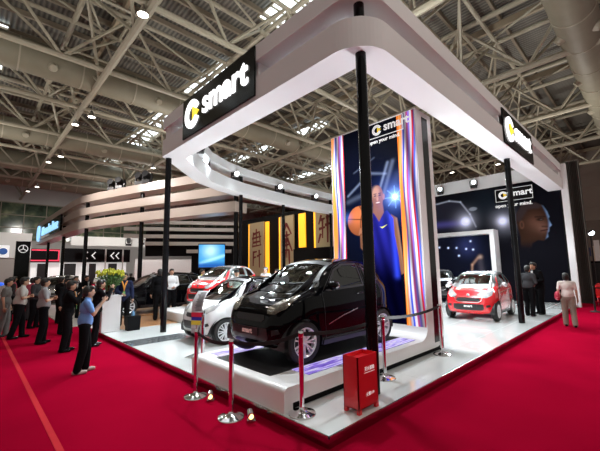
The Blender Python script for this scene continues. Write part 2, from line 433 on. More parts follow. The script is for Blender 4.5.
for p in poles:
    mb = MB().tube((*p, .142), (*p, 6.3), .085, n=20); cbuild(mb, 'pole', M_black)
    mb = MB().tube((*p, .141), (*p, .155), .13, n=20); 
# signs
def smart_sign(name, label, cx, cy, cz, W, H, rot, ts, on):
    e = empty(name, (cx, cy, cz), label=label, cat='sign')
    d = .04
    if on == 'x': MB().box(-d, -W / 2, -H / 2, 0, W / 2, H / 2).build('sign_box', M_black, e, bevel=.01)
    else: MB().box(-W / 2, -d, -H / 2, W / 2, 0, H / 2).build('sign_box', M_black, e, bevel=.01)
    logo_parts(e, on, d, W, ts)
    return e
def logo_parts(e, on, d, W, ts, cz=0.0, shift=0.0, z_=True, mw=None, my=None):
    mw = mw or M_logo; my = my or M_logoy
    # coordinates s along reading direction, t up
    def P(s_, t_, q): return (-d - q, -s_, t_ + cz) if on == 'x' else (s_, -d - q, t_ + cz)
    R = ts * .54; c0 = -W / 2 + R * 1.5 + shift
    def slab(pts, q0, q1):
        n = len(pts); vs = [P(s_, t_, q0) for s_, t_ in pts] + [P(s_, t_, q1) for s_, t_ in pts]
        return vs, [tuple(range(n)), tuple(range(2 * n - 1, n - 1, -1))] + [(k_, n + k_, n + (k_ + 1) % n, (k_ + 1) % n) for k_ in range(n)]
    mb = MB(); a0, a1 = math.radians(24), math.radians(336); n = 26
    for i in range(n):
        a = a0 + (a1 - a0) * i / n; b = a0 + (a1 - a0) * (i + 1) / n
        mb.add(*slab([(c0 + R * math.cos(a), R * math.sin(a)), (c0 + R * math.cos(b), R * math.sin(b)), (c0 + R * .52 * math.cos(b), R * .52 * math.sin(b)), (c0 + R * .52 * math.cos(a), R * .52 * math.sin(a))], 0, .035))
    mb.build('logo_ring', mw, e)
    mb = MB().add(*slab([(c0 + R * .12, R * .50), (c0 + R * .92, 0), (c0 + R * .12, -R * .50)], 0, .036)); mb.build('logo_arrow', my, e)
    s0 = c0 + R * 1.28
    x = s0 + ts * 1.45
    txt('smart', ts * 1.18, mw, 'lettering', e, P(x, ts * .10, .018), ROT_X if on == 'x' else ROT_Y, .018, ts * .022, sx=1.0)
smart_sign('brand_sign', 'large black sign with glowing lettering on the left arm of the canopy', 1.05, 4.31, 5.88, 3.24, 1.08, 0, .70, 'x')
smart_sign('brand_sign', 'large black sign with glowing lettering on the right arm of the canopy', 9.2, .05, 5.78, 3.25, 1.02, 0, .68, 'y')

# spotlights on the rings
def spot_proto():
    e = empty('moving_head_spotlight', (0, 0, 0), cat='spotlight', group='moving head spotlights on the canopy')
    MB().box(-.16, -.13, 0, .16, .13, .13).build('base', M_dark, e, bevel=.01)
    MB().box(-.19, -.04, .1, -.16, .04, .38).build('yoke', M_dark, e); MB().box(.16, -.04, .1, .19, .04, .38).build('yoke', M_dark, e)
    MB().tube((0, .17, .36), (0, -.19, .27), .13, .12, n=16).build('lamp_head', M_dark, e)
    MB().tube((0, -.19, .27), (0, -.2, .267), .105, .105, n=16).build('lens', M_spot, e)
    return e
SP = spot_proto()
spots = [((2.35, 7.6, 5.75), -.6, 'spotlight on the back ring nearest to the left pole, its lens shining'),
         ((3.4, 9.15, 5.75), -.3, 'second spotlight along the back ring from the left pole'),
         ((5.3, 9.95, 5.75), -.2, 'third spotlight along the back ring, near the black pole'),
         ((8.3, 10.55, 5.75), -.2, 'fourth spotlight along the back ring, above the middle banner'),
         ((11.4, 10.95, 5.75), -.2, 'last spotlight on the back ring beside the light tower, its lens shining'),
         ((16.1, 5.55, 5.9), -1.2, 'left one of the two shining spotlights on the band above the dark mural'),
         ((16.1, 3.75, 5.95), -1.2, 'right one of the two shining spotlights on the band above the dark mural')]
for i, (p, rz, lb) in enumerate(spots):
    o = SP if i == 0 else place(SP, p, rz); o.location = p; o.rotation_euler[2] = rz; o['label'] = lb

# ------------------------------------------------------------------ podium + light tower (one ribbon)
rib = empty('light_tower_podium', (2.0, 1.9, .14), label='white ribbon podium under the black car that bends up into a tall picture tower', cat='display podium')
def rb(mb, name, m, **kw):
    mb.v = [(x - 2.0, y - 1.9, z - .14) for x, y, z in mb.v]; return mb.build(name, m, rib, **kw)
prof = [(0.03, .14)] + [(0.03 + .07 * (1 - math.cos(a)), .37 + .07 * math.sin(a)) for a in [PI / 2 * i / 5 for i in range(6)]]
prof += [(3.85 - .28 + .28 * math.sin(a), .44 + .28 - .28 * math.cos(a)) for a in [PI / 2 * i / 8 for i in range(9)]]
prof += [(3.85, 5.3), (4.56, 5.3)]
prof += [(4.56 - .35 + .35 * math.cos(a), .24 + .35 - .35 * math.sin(a)) for a in [PI / 2 * i / 8 for i in range(9)]]
prof += [(.17, .24), (.17, .14)]
rb(MB().prism(prof, 'y', .74, 3.14), 'ribbon_shell', M_white)
rb(MB().box(.17, .80, .141, 4.62, 3.08, .25), 'plinth', M_blackm)
slot = [(4.12, .34), (4.38, .34), (4.38, 5.18), (4.12, 5.18)]
rb(MB().prism(slot, 'y', .734, .76), 'side_slot', M_black, label='narrow black side slot')
rb(MB().prism([(4.42, .14), (4.66, .14), (4.66, .4), (4.56, .6)], 'y', .8, 3.0), 'rear_plinth', M_blackm)
rb(MB().box(.22, 1.25, .436, 3.7, 2.66, .446), 'black_mat', M_matt2)
VIO = [(.30, (.02, .01, .3)), (.42, (.35, .2, .9)), (.5, (.85, .8, 1)), (.58, (.5, .35, 1)), (.7, (.05, .05, .6))]
def mat_podled():
    m = mat_led('podium_led', VIO, (1.4, 9, 1), strength=.9); nt = m.node_tree; b = nt.nodes['Principled BSDF']
    tc = nt.nodes.new('ShaderNodeTexCoord'); br = nt.nodes.new('ShaderNodeTexBrick'); br.offset = 0; br.inputs['Scale'].default_value = 14
    br.inputs['Mortar Size'].default_value = .03; br.inputs['Brick Width'].default_value = 1; br.inputs['Row Height'].default_value = 1
    br.inputs['Color1'].default_value = (1, 1, 1, 1); br.inputs['Color2'].default_value = (.85, .85, .9, 1); br.inputs['Mortar'].default_value = (.1, .08, .4, 1)
    nt.links.new(tc.outputs['Object'], br.inputs[0])
    mx = nt.nodes.new('ShaderNodeMix'); mx.data_type = 'RGBA'; mx.blend_type = 'MULTIPLY'; mx.inputs[0].default_value = 1
    src = b.inputs['Emission Color'].links[0].from_socket
    nt.links.new(src, mx.inputs[6]); nt.links.new(br.outputs[0], mx.inputs[7]); nt.links.new(mx.outputs[2], b.inputs['Emission Color']); return m
MPL = mat_podled()
rb(MB().box(.62, .90, .436, 3.68, 1.25, .447), 'led_floor_strip', MPL)
rb(MB().box(.30, 2.66, .436, 3.68, 2.98, .447), 'led_floor_strip', MPL)
# LED screens of the tower: wavy light streaks (screen content)
def led_fn(seed, left):
    rs = np.random.RandomState(seed)
    ph = rs.rand(40) * 6.28
    pal = np.array([(.03, .02, .12), (.25, .12, .8), (.9, .85, 1.0), (.05, .1, .75), (1, .95, 1), (.65, .1, .35), (.35, .25, .95), (.95, .9, 1), (.75, .03, .05), (.1, .2, .9), (.8, .75, 1)]) 
    def fn(u, v):
        W = .42
        s = u / W
        w = s + .05 * np.sin(v * 1.1 + ph[0]) + .03 * np.sin(v * 2.7 + ph[1])
        q = w * 9 + .8 * np.sin(v * .8 + ph[2]) * (.3 + s)
        qi = np.floor(q).astype(int) % len(pal); fr_ = q - np.floor(q); q2 = (qi + 1) % len(pal)
        t = sstep(fr_, .2, .8)[..., None]
        img = pal[qi] * (1 - t) + pal[q2] * t
        img *= (.5 + .5 * np.sin(v * 2.3 + s * 9 + ph[3]))[..., None] * .75 + .2
        og = 1 - sstep(w + .04 * np.sin(v * 1.7 + 1), .18, .3)
        img = blend(img, og * .95, (.95, .25, .02))
        gl = np.exp(-((w - .1) / .04) ** 2) * (.5 + .5 * np.sin(v * 2)) * .6
        img = blend(img, gl, (1, .75, .3))
        return img
    return fn
paint_panel('led_screen', (1.845, 3.12 - 1.9, .62 - .14), (0, -.40, 0), (0, 0, 4.66), 60, 300, led_fn(3, True), rib, .62)
paint_panel('led_screen', (1.845, 1.19 - 1.9, .62 - .14), (0, -.42, 0), (0, 0, 4.66), 60, 300, led_fn(8, False), rib, .62)
# picture: generic basketball player
def tower_fn(u, v):
    # u 0..1.53 left to right, v 0..4.77 (z = v+.5)
    img = np.zeros(u.shape + (3,)) + np.array((.0015, .002, .006))
    img += glow(u, v, 1.0, 2.4, 1.0)[..., None] * np.array((.001, .003, .016))
    # car interior hint: arcs at top
    for (x0, y0, x1, y1, w, c) in ((.1, 3.15, .75, 3.6, .03, .12), (.75, 3.6, 1.2, 3.5, .03, .10), (.95, 3.0, 1.25, 3.75, .035, .16), (1.1, 3.0, 1.38, 3.75, .05, .10), (.3, 3.7, .9, 3.95, .02, .05), (.1, 3.0, .5, 3.1, .06, .05), (1.2, 2.9, 1.5, 3.4, .12, .03)):
        img += linem(u, v, x0, y0, x1, y1, w)[..., None] * np.array((.7, .85, 1.3)) * c
    # jersey + arms
    arm = (.20, .085, .045)
    a1 = polym(u, v, [(1.28, 2.55), (1.42, 2.45), (1.46, 2.1), (1.50, 1.7), (1.53, 1.25), (1.46, 1.22), (1.36, 1.7), (1.28, 2.1)], .02)
    img = blend(img, a1, arm); img = blend(img, a1 * sstep(u - .12 * (2.2 - v), 1.38, 1.48) * .5, (.55, .33, .22))
    a2 = polym(u, v, [(.42, 2.3), (.56, 2.62), (.66, 2.5), (.60, 2.05), (.52, 1.75), (.42, 1.85)], .02); img = blend(img, a2, arm)
    nk = polym(u, v, [(.84, 2.95), (1.06, 2.95), (1.10, 2.62), (1.25, 2.5), (1.0, 2.3), (.62, 2.5), (.80, 2.62)], .02); img = blend(img, nk, (.22, .09, .05))
    js = polym(u, v, [(.56, 2.40), (.76, 2.66), (.84, 2.62), (.96, 2.42), (1.10, 2.62), (1.18, 2.66), (1.33, 2.45), (1.34, 2.1), (1.42, 1.6), (1.5, .2), (.45, .2), (.5, 1.5), (.52, 2.0)], .015)
    jc = np.array((.012, .012, .20))[None, None] * (.06 + 1.0 * sstep(v, 1.0, 2.3))[..., None] * (1 + .35 * np.sin(u * 21 + v * 5))[..., None]
    img = img * (1 - js[..., None]) + jc * js[..., None]
    img += (js * linem(u, v, 1.30, 2.5, 1.36, 1.2, .07))[..., None] * np.array((.02, .04, .5))
    img = blend(img, polym(u, v, [(.98, 2.30), (1.04, 2.26), (1.16, 2.33), (1.04, 2.29)], .012) , (.8, .8, .1))
    # head
    img = blend(img, ellm(u, v, .95, 3.0, .15, .265, .06), (.21, .085, .045))
    img = blend(img, ellm(u, v, .90, 3.12, .10, .13, .5) * .5, (.55, .30, .20))
    img = blend(img, ellm(u, v, 1.11, 2.98, .03, .07, .2), (.28, .12, .07))
    img = blend(img, ellm(u, v, .885, 3.03, .035, .016, .2), (.03, .015, .01)); img = blend(img, ellm(u, v, 1.01, 3.03, .035, .016, .2), (.03, .015, .01))
    img = blend(img, ellm(u, v, .885, 3.075, .045, .012, .2), (.05, .02, .012)); img = blend(img, ellm(u, v, 1.01, 3.075, .045, .012, .2), (.05, .02, .012))
    img = blend(img, ellm(u, v, .945, 2.95, .03, .05, .4) * .6, (.5, .25, .16))
    img = blend(img, ellm(u, v, .95, 2.865, .055, .014, .3), (.6, .5, .45)); img = blend(img, ellm(u, v, .95, 2.832, .06, .013, .3), (.18, .06, .04))
    # ball
    bx, by, br = .42, 2.50, .36
    bm_ = ellm(u, v, bx, by, br * .98, br, .03)
    bc = np.array((.40, .11, .04))[None, None] * (.5 + .8 * glow(u, v, bx - .05, by + .12, .3))[..., None]
    img = img * (1 - bm_[..., None]) + bc * bm_[..., None]
    for c_ in ((bx - .5, by, .62), (bx + .62, by - .1, .6)):
        d = np.abs(np.hypot(u - c_[0], v - c_[1]) - c_[2]); img = blend(img, bm_ * np.exp(-(d / .012) ** 2), (.06, .02, .01))
    img = blend(img, bm_ * linem(u, v, bx - .4, by + .08, bx + .4, by - .02, .012), (.06, .02, .01))
    for q in range(4): img = blend(img, linem(u, v, .40 + .05 * q, 2.18 + .02 * q, .44 + .06 * q, 2.30 + .03 * q, .022), (.33, .14, .08))
    # blue star light
    g_ = glow(u, v, 1.40, 2.93, .06) * 3 + glow(u, v, 1.40, 2.93, .16) * 1.0; img += g_[..., None] * np.array((.25, .45, 1.0))
    img += (glow(u, v, 1.40, 2.93, .4) * .25)[..., None] * np.array((.1, .2, 1.0))
    for a in (0, .8, 1.6, 2.4): img += linem(u, v, 1.40 - .25 * math.cos(a), 2.93 - .25 * math.sin(a), 1.40 + .25 * math.cos(a), 2.93 + .25 * math.sin(a), .012)[..., None] * np.array((.1, .2, .5))
    img += (glow(u, v, .06, 2.6, .12) * .4)[..., None] * np.array((.05, .15, .6))
    return img
paint_panel('picture_panel', (1.846, 2.72 - 1.9, .5 - .14), (0, -1.53, 0), (0, 0, 4.77), 190, 560, tower_fn, rib, .62)
# tower logo & tagline (flat printed panel)
tl = empty('tower_logo', (1.84, -.37, 4.95)); tl.parent = rib
M_pw = mat('print_white', (.75, .75, .75), .5, emit=(1, 1, 1), es=.45, var=.01); M_py = mat('print_yellow', (.7, .5, .03), .5, emit=(1, .7, .05), es=.45, var=.01)
logo_parts(tl, 'x', -.03, 1.0, .235, mw=M_pw, my=M_py, shift=.13)
mb = MB()
for a in ((-.5, .17, .5, .185), (-.5, -.185, .5, -.17), (-.5, -.17, -.488, .17), (.488, -.17, .5, .17)): mb.box(-.004, a[0], a[1], .004, a[2], a[3])
mb.build('logo_border', M_pw, tl)
txt('open your mind.', .125, M_pw, 'tagline', tl, (0, -.0, -.27), ROT_X, .003, .003)

# ------------------------------------------------------------------ mural wall
bw = MB().box(16.405, .12, .0, 16.7, 11.8, 5.88).build('mural_wall', M_blackm, label='black mural wall at the back of the stage with a dark car and a man\'s face printed on it', cat='partition wall')
MB().box(16.34, 1.3, 5.88, 16.7, 11.8, 6.55).build('top_band', M_ring, bw)
MB().box(16.32, -.12, 0, 16.55, .12, 6.44).build('end_pillar', M_ring, bw)
def mural_fn(u, v):
    # u: 0 at y=7.2 -> 7.0 at y=.2 ; v: z
    img = np.zeros(u.shape + (3,)) + np.array((.003, .003, .005))
    Y = 7.2 - u; z = v + .14
    img += (glow(Y, z, 3.3, 4.9, 1.0) * .008)[..., None] * np.array((.4, .8, 1.2))
    # car outline
    car = polym(-Y, z, [(-6.9, 5.35), (-5.2, 5.48), (-4.6, 5.35), (-4.1, 4.7), (-3.9, 4.1), (-3.85, 3.7), (-6.9, 3.65)], .04)
    img = blend(img, car, (.012, .012, .02))
    for seg in ((6.9, 5.3, 5.2, 5.48), (5.2, 5.48, 4.6, 5.33), (4.6, 5.33, 4.15, 4.6), (4.15, 4.6, 3.9, 3.9)):
        img += linem(Y, z, *seg, .04)[..., None] * np.array((.22, .24, .30))
    img += (ellm(Y, z, 3.98, 4.86, .2, .1, .3))[..., None] * np.array((.16, .18, .22))
    img += linem(Y, z, 6.9, 4.2, 4.5, 4.15, .18)[..., None] * np.array((.04, .035, .16))
    for (y_, z_, s_) in ((4.4, 4.22, 1.0), (2.62, 4.05, .7)):
        img += (glow(Y, z, y_, z_, .22) * 1.3 * s_ + glow(Y, z, y_, z_, .5) * .3 * s_)[..., None] * np.array((.75, .78, 1.0))
    # face looking right, lit blue from the right
    fc = polym(-Y, z, [(-2.02, 3.9), (-1.98, 4.35), (-1.8, 4.68), (-1.5, 4.82), (-1.15, 4.80), (-.88, 4.6), (-.74, 4.3), (-.68, 4.05), (-.72, 3.95), (-.62, 3.65), (-.72, 3.55), (-.74, 3.38), (-.80, 3.3), (-.80, 3.12), (-.98, 2.95), (-1.2, 3.0), (-1.45, 2.85), (-1.5, 2.4), (-1.95, 2.4), (-1.9, 3.2)], .03)
    base = .5 * (np.array((.045, .020, .012))[None, None] + (glow(Y, z, 1.25, 3.85, .38))[..., None] * np.array((.11, .05, .035)) + (glow(Y, z, .95, 3.55, .25))[..., None] * np.array((.10, .05, .04)))
    fc = fc * sstep(z, 2.55, 3.15)
    img = img * (1 - fc[..., None]) + base * fc[..., None]
    hair = polym(-Y, z, [(-2.02, 4.0), (-1.98, 4.35), (-1.8, 4.68), (-1.5, 4.84), (-1.15, 4.82), (-.9, 4.62), (-1.0, 4.5), (-1.5, 4.5), (-1.75, 4.1), (-1.85, 3.9)], .08) * fc
    img = blend(img, hair * .5, (.03, .025, .03))
    rim = fc * (1 - sstep((Y - .62) - .25 * np.abs(z - 3.8) ** 1.6, .0, .16)); img += rim[..., None] * np.array((.10, .22, .42))
    ey = ellm(Y, z, 1.04, 3.97, .15, .075, .5) * fc * .8; img = blend(img, ey, (.010, .005, .004)); img = blend(img, ellm(Y, z, 1.0, 3.96, .05, .02, .4) * fc, (.06, .05, .05))
    img = blend(img, linem(Y, z, 1.22, 4.10, .85, 4.08, .04) * fc * .8, (.012, .007, .006))
    img = blend(img, linem(Y, z, 1.05, 3.42, .80, 3.46, .03) * fc, (.02, .006, .006))
    img = blend(img, linem(Y, z, .98, 3.62, .80, 3.6, .04) * fc * .7, (.015, .007, .005))
    img = blend(img, ellm(Y, z, 1.80, 3.78, .10, .2, .3) * .8, (.09, .04, .025)); img = blend(img, ellm(Y, z, 1.80, 3.78, .05, .12, .3) * .7, (.02, .01, .008))
    return img
paint_panel('mural_print', (16.385, 7.2, .16), (0, -7.0, 0), (0, 0, 5.66), 300, 260, mural_fn, bw, .45, rough=.7)
# logo sign on mural (sticks up over the wall top)
ms = empty('mural_brand_sign', (16.3, 2.0, 5.35), label='black framed sign with white lettering at the top of the mural wall', cat='sign')
MB().box(-.06, -.85, -.36, .06, .85, .36).build('sign_box', M_black, ms)
logo_parts(ms, 'x', .065, 1.5, .36, mw=M_pw, my=M_py, shift=0)
mb = MB()
for a in ((-.80, .30, .80, .315), (-.80, -.315, .80, -.30), (-.80, -.30, -.785, .30), (.785, -.30, .80, .30)): mb.box(-.068, a[0], a[1], -.06, a[2], a[3])
mb.build('logo_border', M_pw, ms)
txt('open your mind.', .24, M_pw, 'tagline', ms, (-.03, .05, -.52), ROT_X, .003, .005)
# portal
po = empty('portal_frame', (15.6, 4.6, .14), label='white box doorway frame with a grey flank in front of the mural wall', cat='display portal')
MB().prism([(-1.75, 0), (-1.75, 3.5), (2.3, 3.5), (2.3, 0), (2.1, 0), (2.1, 3.3), (-1.55, 3.3), (-1.55, 0)], 'x', 0, .74).build('frame', M_white, po)
def portal_fn(u, v):
    img = np.zeros(u.shape + (3,)) + np.array((.004, .005, .012))
    img += (glow(u, v, 2.3, 2.75, .5) * .05)[..., None] * np.array((.3, .4, 1.5))
    for (x, y) in ((.35, 2.85), (.8, 2.75), (1.3, 2.7), (1.75, 2.68), (2.25, 2.6), (2.6, 2.55), (1.85, 2.25), (2.5, 3.0)):
        img += (glow(u, v, x, y, .045) * 1.4)[..., None] * np.array((.6, .7, 1.0))
    img += linem(u, v, 2.45, 1.2, 2.5, 1.75, .05)[..., None] * np.array((.25, .14, .09)) + linem(u, v, 2.5, 1.75, 2.8, 2.1, .06)[..., None] * np.array((.2, .11, .07))
    img += glow(u, v, 2.92, 2.15, .10)[..., None] * np.array((.3, .2, .15))
    img += linem(u, v, 2.9, 1.9, 3.0, 1.0, .15)[..., None] * np.array((.03, .025, .03))
    return img
paint_panel('portal_screen', (.70, 2.1, .02), (0, -3.65, 0), (0, 0, 3.28), 120, 110, portal_fn, po, .6)

# ------------------------------------------------------------------ cars
def cat(keys, xs):
    """smooth interpolation"""
    kx = [k_[0] for k_ in keys]; ky = [k_[1] for k_ in keys]; xs = np.asarray(xs)
    y = np.interp(xs, kx, ky)
    fine = np.linspace(kx[0], kx[-1], 800); yf = np.interp(fine, kx, ky); w = 15
    pad = np.concatenate([np.full(w, yf[0]) + (np.arange(-w, 0) * (yf[1] - yf[0])), yf, np.full(w, yf[-1]) + (np.arange(1, w + 1) * (yf[-1] - yf[-2]))])
    ker = np.hanning(2 * w + 1); ker /= ker.sum(); ys = np.convolve(pad, ker, 'valid')
    return np.interp(xs, fine, ys)
def cr(points, n):
    P = [np.array(p, float) for p in points]; out = []; P = [2 * P[0] - P[1]] + P + [2 * P[-1] - P[-2]]
    for i in range(1, len(P) - 2):
        for k_ in range(n):
            t = k_ / n; a, b, c, d = P[i - 1], P[i], P[i + 1], P[i + 2]
            out.append(.5 * ((2 * b) + (-a + c) * t + (2 * a - 5 * b + 4 * c - d) * t * t + (-a + 3 * b - 3 * c + d) * t ** 3))
    out.append(P[-2]); return out
def car_body_mesh(sp):
    L = sp['L']; xs = np.concatenate([np.array([0, .008, .02, .04, .07]), np.linspace(.1, L - .1, int(L / .028)), L - np.array([.07, .04, .02, .008, 0])])
    zt = cat(sp['top'], xs); zb = cat(sp['bot'], xs); w = cat(sp['w'], xs); wr = cat(sp['wr'], xs); belt = cat(sp['belt'], xs)
    rings = []
    for i, x in enumerate(xs):
        t, b, W, wR = zt[i], zb[i], w[i], wr[i]; zs = min(belt[i], t - .10 * min(1, (t - b))); zm = b + (zs - b) * .5
        cab = max(0, t - zs - .12); r_ = wR if cab > .02 else W * .84
        k_ = min(1, cab / .25); r_ = W * .84 * (1 - k_) + wR * k_
        pts = [(0, b), (.6 * W, b), (.88 * W, b + .01), (.975 * W, b + .07), (W, zm), (.995 * W, zm + (zs - zm) * .6), (.955 * W, zs), (.955 * W + (r_ - .955 * W) * .45, zs + (t - zs) * .42), (r_, zs + (t - zs) * .80), (r_ * .86, t - (t - zs) * .05 - .008), (r_ * .5, t - .004), (0, t)]
        half = cr(pts, 5)
        ring = [(x, p[0], p[1]) for p in half] + [(x, -p[0], p[1]) for p in half[-2:0:-1]]
        rings.append(ring)
    mb = MB(); mb.loft(rings, True, True); mb.add(rings[0], [tuple(range(len(rings[0])))[::-1]], True); mb.add(rings[-1], [tuple(range(len(rings[-1])))], True)
    bm = bmesh.new(); vs = [bm.verts.new(p) for p in mb.v]
    for f_ in mb.f:
        try: bm.faces.new([vs[i] for i in f_]).smooth = True
        except Exception: pass
    bmesh.ops.remove_doubles(bm, verts=bm.verts, dist=1e-4); bmesh.ops.recalc_face_normals(bm, faces=bm.faces)
    return bm
def inpoly(p, poly):
    c = False; n = len(poly); x, y = p
    for i in range(n):
        (x0, y0), (x1, y1) = poly[i], poly[(i + 1) % n]
        if (y0 > y) != (y1 > y) and x < (x1 - x0) * (y - y0) / (y1 - y0) + x0: c = not c
    return c
AX = {'side+': (Vector((0, 1, 0)), lambda u, v: Vector((u, 2, v))), 'side-': (Vector((0, -1, 0)), lambda u, v: Vector((u, -2, v))),
      'front': (Vector((-1, 0, 0)), lambda u, v: Vector((-2, u, v))), 'rear': (Vector((1, 0, 0)), lambda u, v: Vector((9, u, v))), 'top': (Vector((0, 0, 1)), lambda u, v: Vector((u, v, 5)))}
def project(bvh, ax, u, v, off):
    d, P = AX[ax]; o = P(u, v); h = bvh.ray_cast(o, -d)
    if h[0] is None:
        h = bvh.find_nearest(Vector((u, 0.75 * d.y, v)) if 'side' in ax else (Vector((0, u, v)) if ax == 'front' else o))
    n = h[1]
    if n.dot(d) < 0: n = -n
    return h[0] + n * off
def decal(bvh, ax, poly, off, step=.04):
    bm = bmesh.new(); bm.faces.new([bm.verts.new((u, v, 0)) for u, v in poly])
    us = [p[0] for p in poly]; vs = [p[1] for p in poly]
    for k_, (lo, hi) in enumerate(((min(us), max(us)), (min(vs), max(vs)))):
        n = int((hi - lo) / step)
        for i in range(1, n + 1):
            c = lo + (hi - lo) * i / (n + 1)
            pl = (c, 0, 0) if k_ == 0 else (0, c, 0); no = (1, 0, 0) if k_ == 0 else (0, 1, 0)
            bmesh.ops.bisect_plane(bm, geom=bm.verts[:] + bm.edges[:] + bm.faces[:], plane_co=pl, plane_no=no)
    bm.verts.ensure_lookup_table(); bm.verts.index_update()
    V = [project(bvh, ax, v.co.x, v.co.y, off) for v in bm.verts]; F = [tuple(v.index for v in f_.verts) for f_ in bm.faces]; bm.free()
    return V, F
def strip(bvh, ax, pts, w, off, closed=True, sub=.03):
    P = []; n = len(pts)
    for i in range(n if closed else n - 1):
        a, b = Vector(pts[i]), Vector(pts[(i + 1) % n]); m_ = max(1, int((b - a).length / sub))
        P += [a + (b - a) * k_ / m_ for k_ in range(m_)]
    if not closed: P.append(Vector(pts[-1]))
    V = []; F = []; N = len(P)
    for i in range(N):
        a = P[(i - 1) % N] if closed or i else P[i]; b = P[(i + 1) % N] if closed or i < N - 1 else P[i]
        t = (b - a).normalized(); nn = Vector((-t.y, t.x)) * w / 2
        V += [project(bvh, ax, P[i].x + nn.x, P[i].y + nn.y, off), project(bvh, ax, P[i].x - nn.x, P[i].y - nn.y, off)]
    for i in range(N if closed else N - 1): j = (i + 1) % N; F.append((2 * i, 2 * i + 1, 2 * j + 1, 2 * j))
    return V, F
def mirror_y(poly): return [(-u, v) for u, v in poly[::-1]]

def make_wheel(e, x, y, z, R, sgn, rimm, style=0, nsp=6):
    w = empty('wheel', (x, y, z)); w.parent = e
    T = .165
    pr = [(R * .70, -T / 2), (R * .93, -T / 2), (R, -T * .36), (R, T * .36), (R * .93, T / 2), (R * .72, T / 2), (R * .70, T * .4), (R * .70, -T * .4)]
    MB().lathe(pr + [pr[0]], axis='y', n=40).build('tyre', M_rubber, w)
    o = sgn * T * .5
    mb = MB(); mb.lathe([(R * .72, o * .98), (R * .70, o * 1.02), (R * .63, o * .8), (R * .61, -o * .6)], axis='y', n=40)
    mb.lathe([(.001, o * .95), (R * .13, o * .92), (R * .16, o * .6)], axis='y', n=20)
    for k_ in range(nsp):
        for dd in ((-.16, .16) if style == 0 else (0,)):
            a = 2 * PI * k_ / nsp + dd; a2 = 2 * PI * k_ / nsp + dd * .4
            p = Vector((math.cos(a) * R * .66, o * .86, math.sin(a) * R * .66)); q = Vector((math.cos(a2) * R * .1, o * .7, math.sin(a2) * R * .1))
            d = (p - q).normalized(); s_ = d.cross(Vector((0, 1, 0))).normalized()
            ww = R * (.035 if style == 0 else .06); mb.obox((p + q) / 2, d * (p - q).length / 2, s_ * ww, Vector((0, .012, 0)))
    mb.build('rim', rimm, w)
    MB().lathe([(.001, o * .1), (R * .62, o * .1)], axis='y', n=30).build('brake_disc', M_dark, w)
    return w

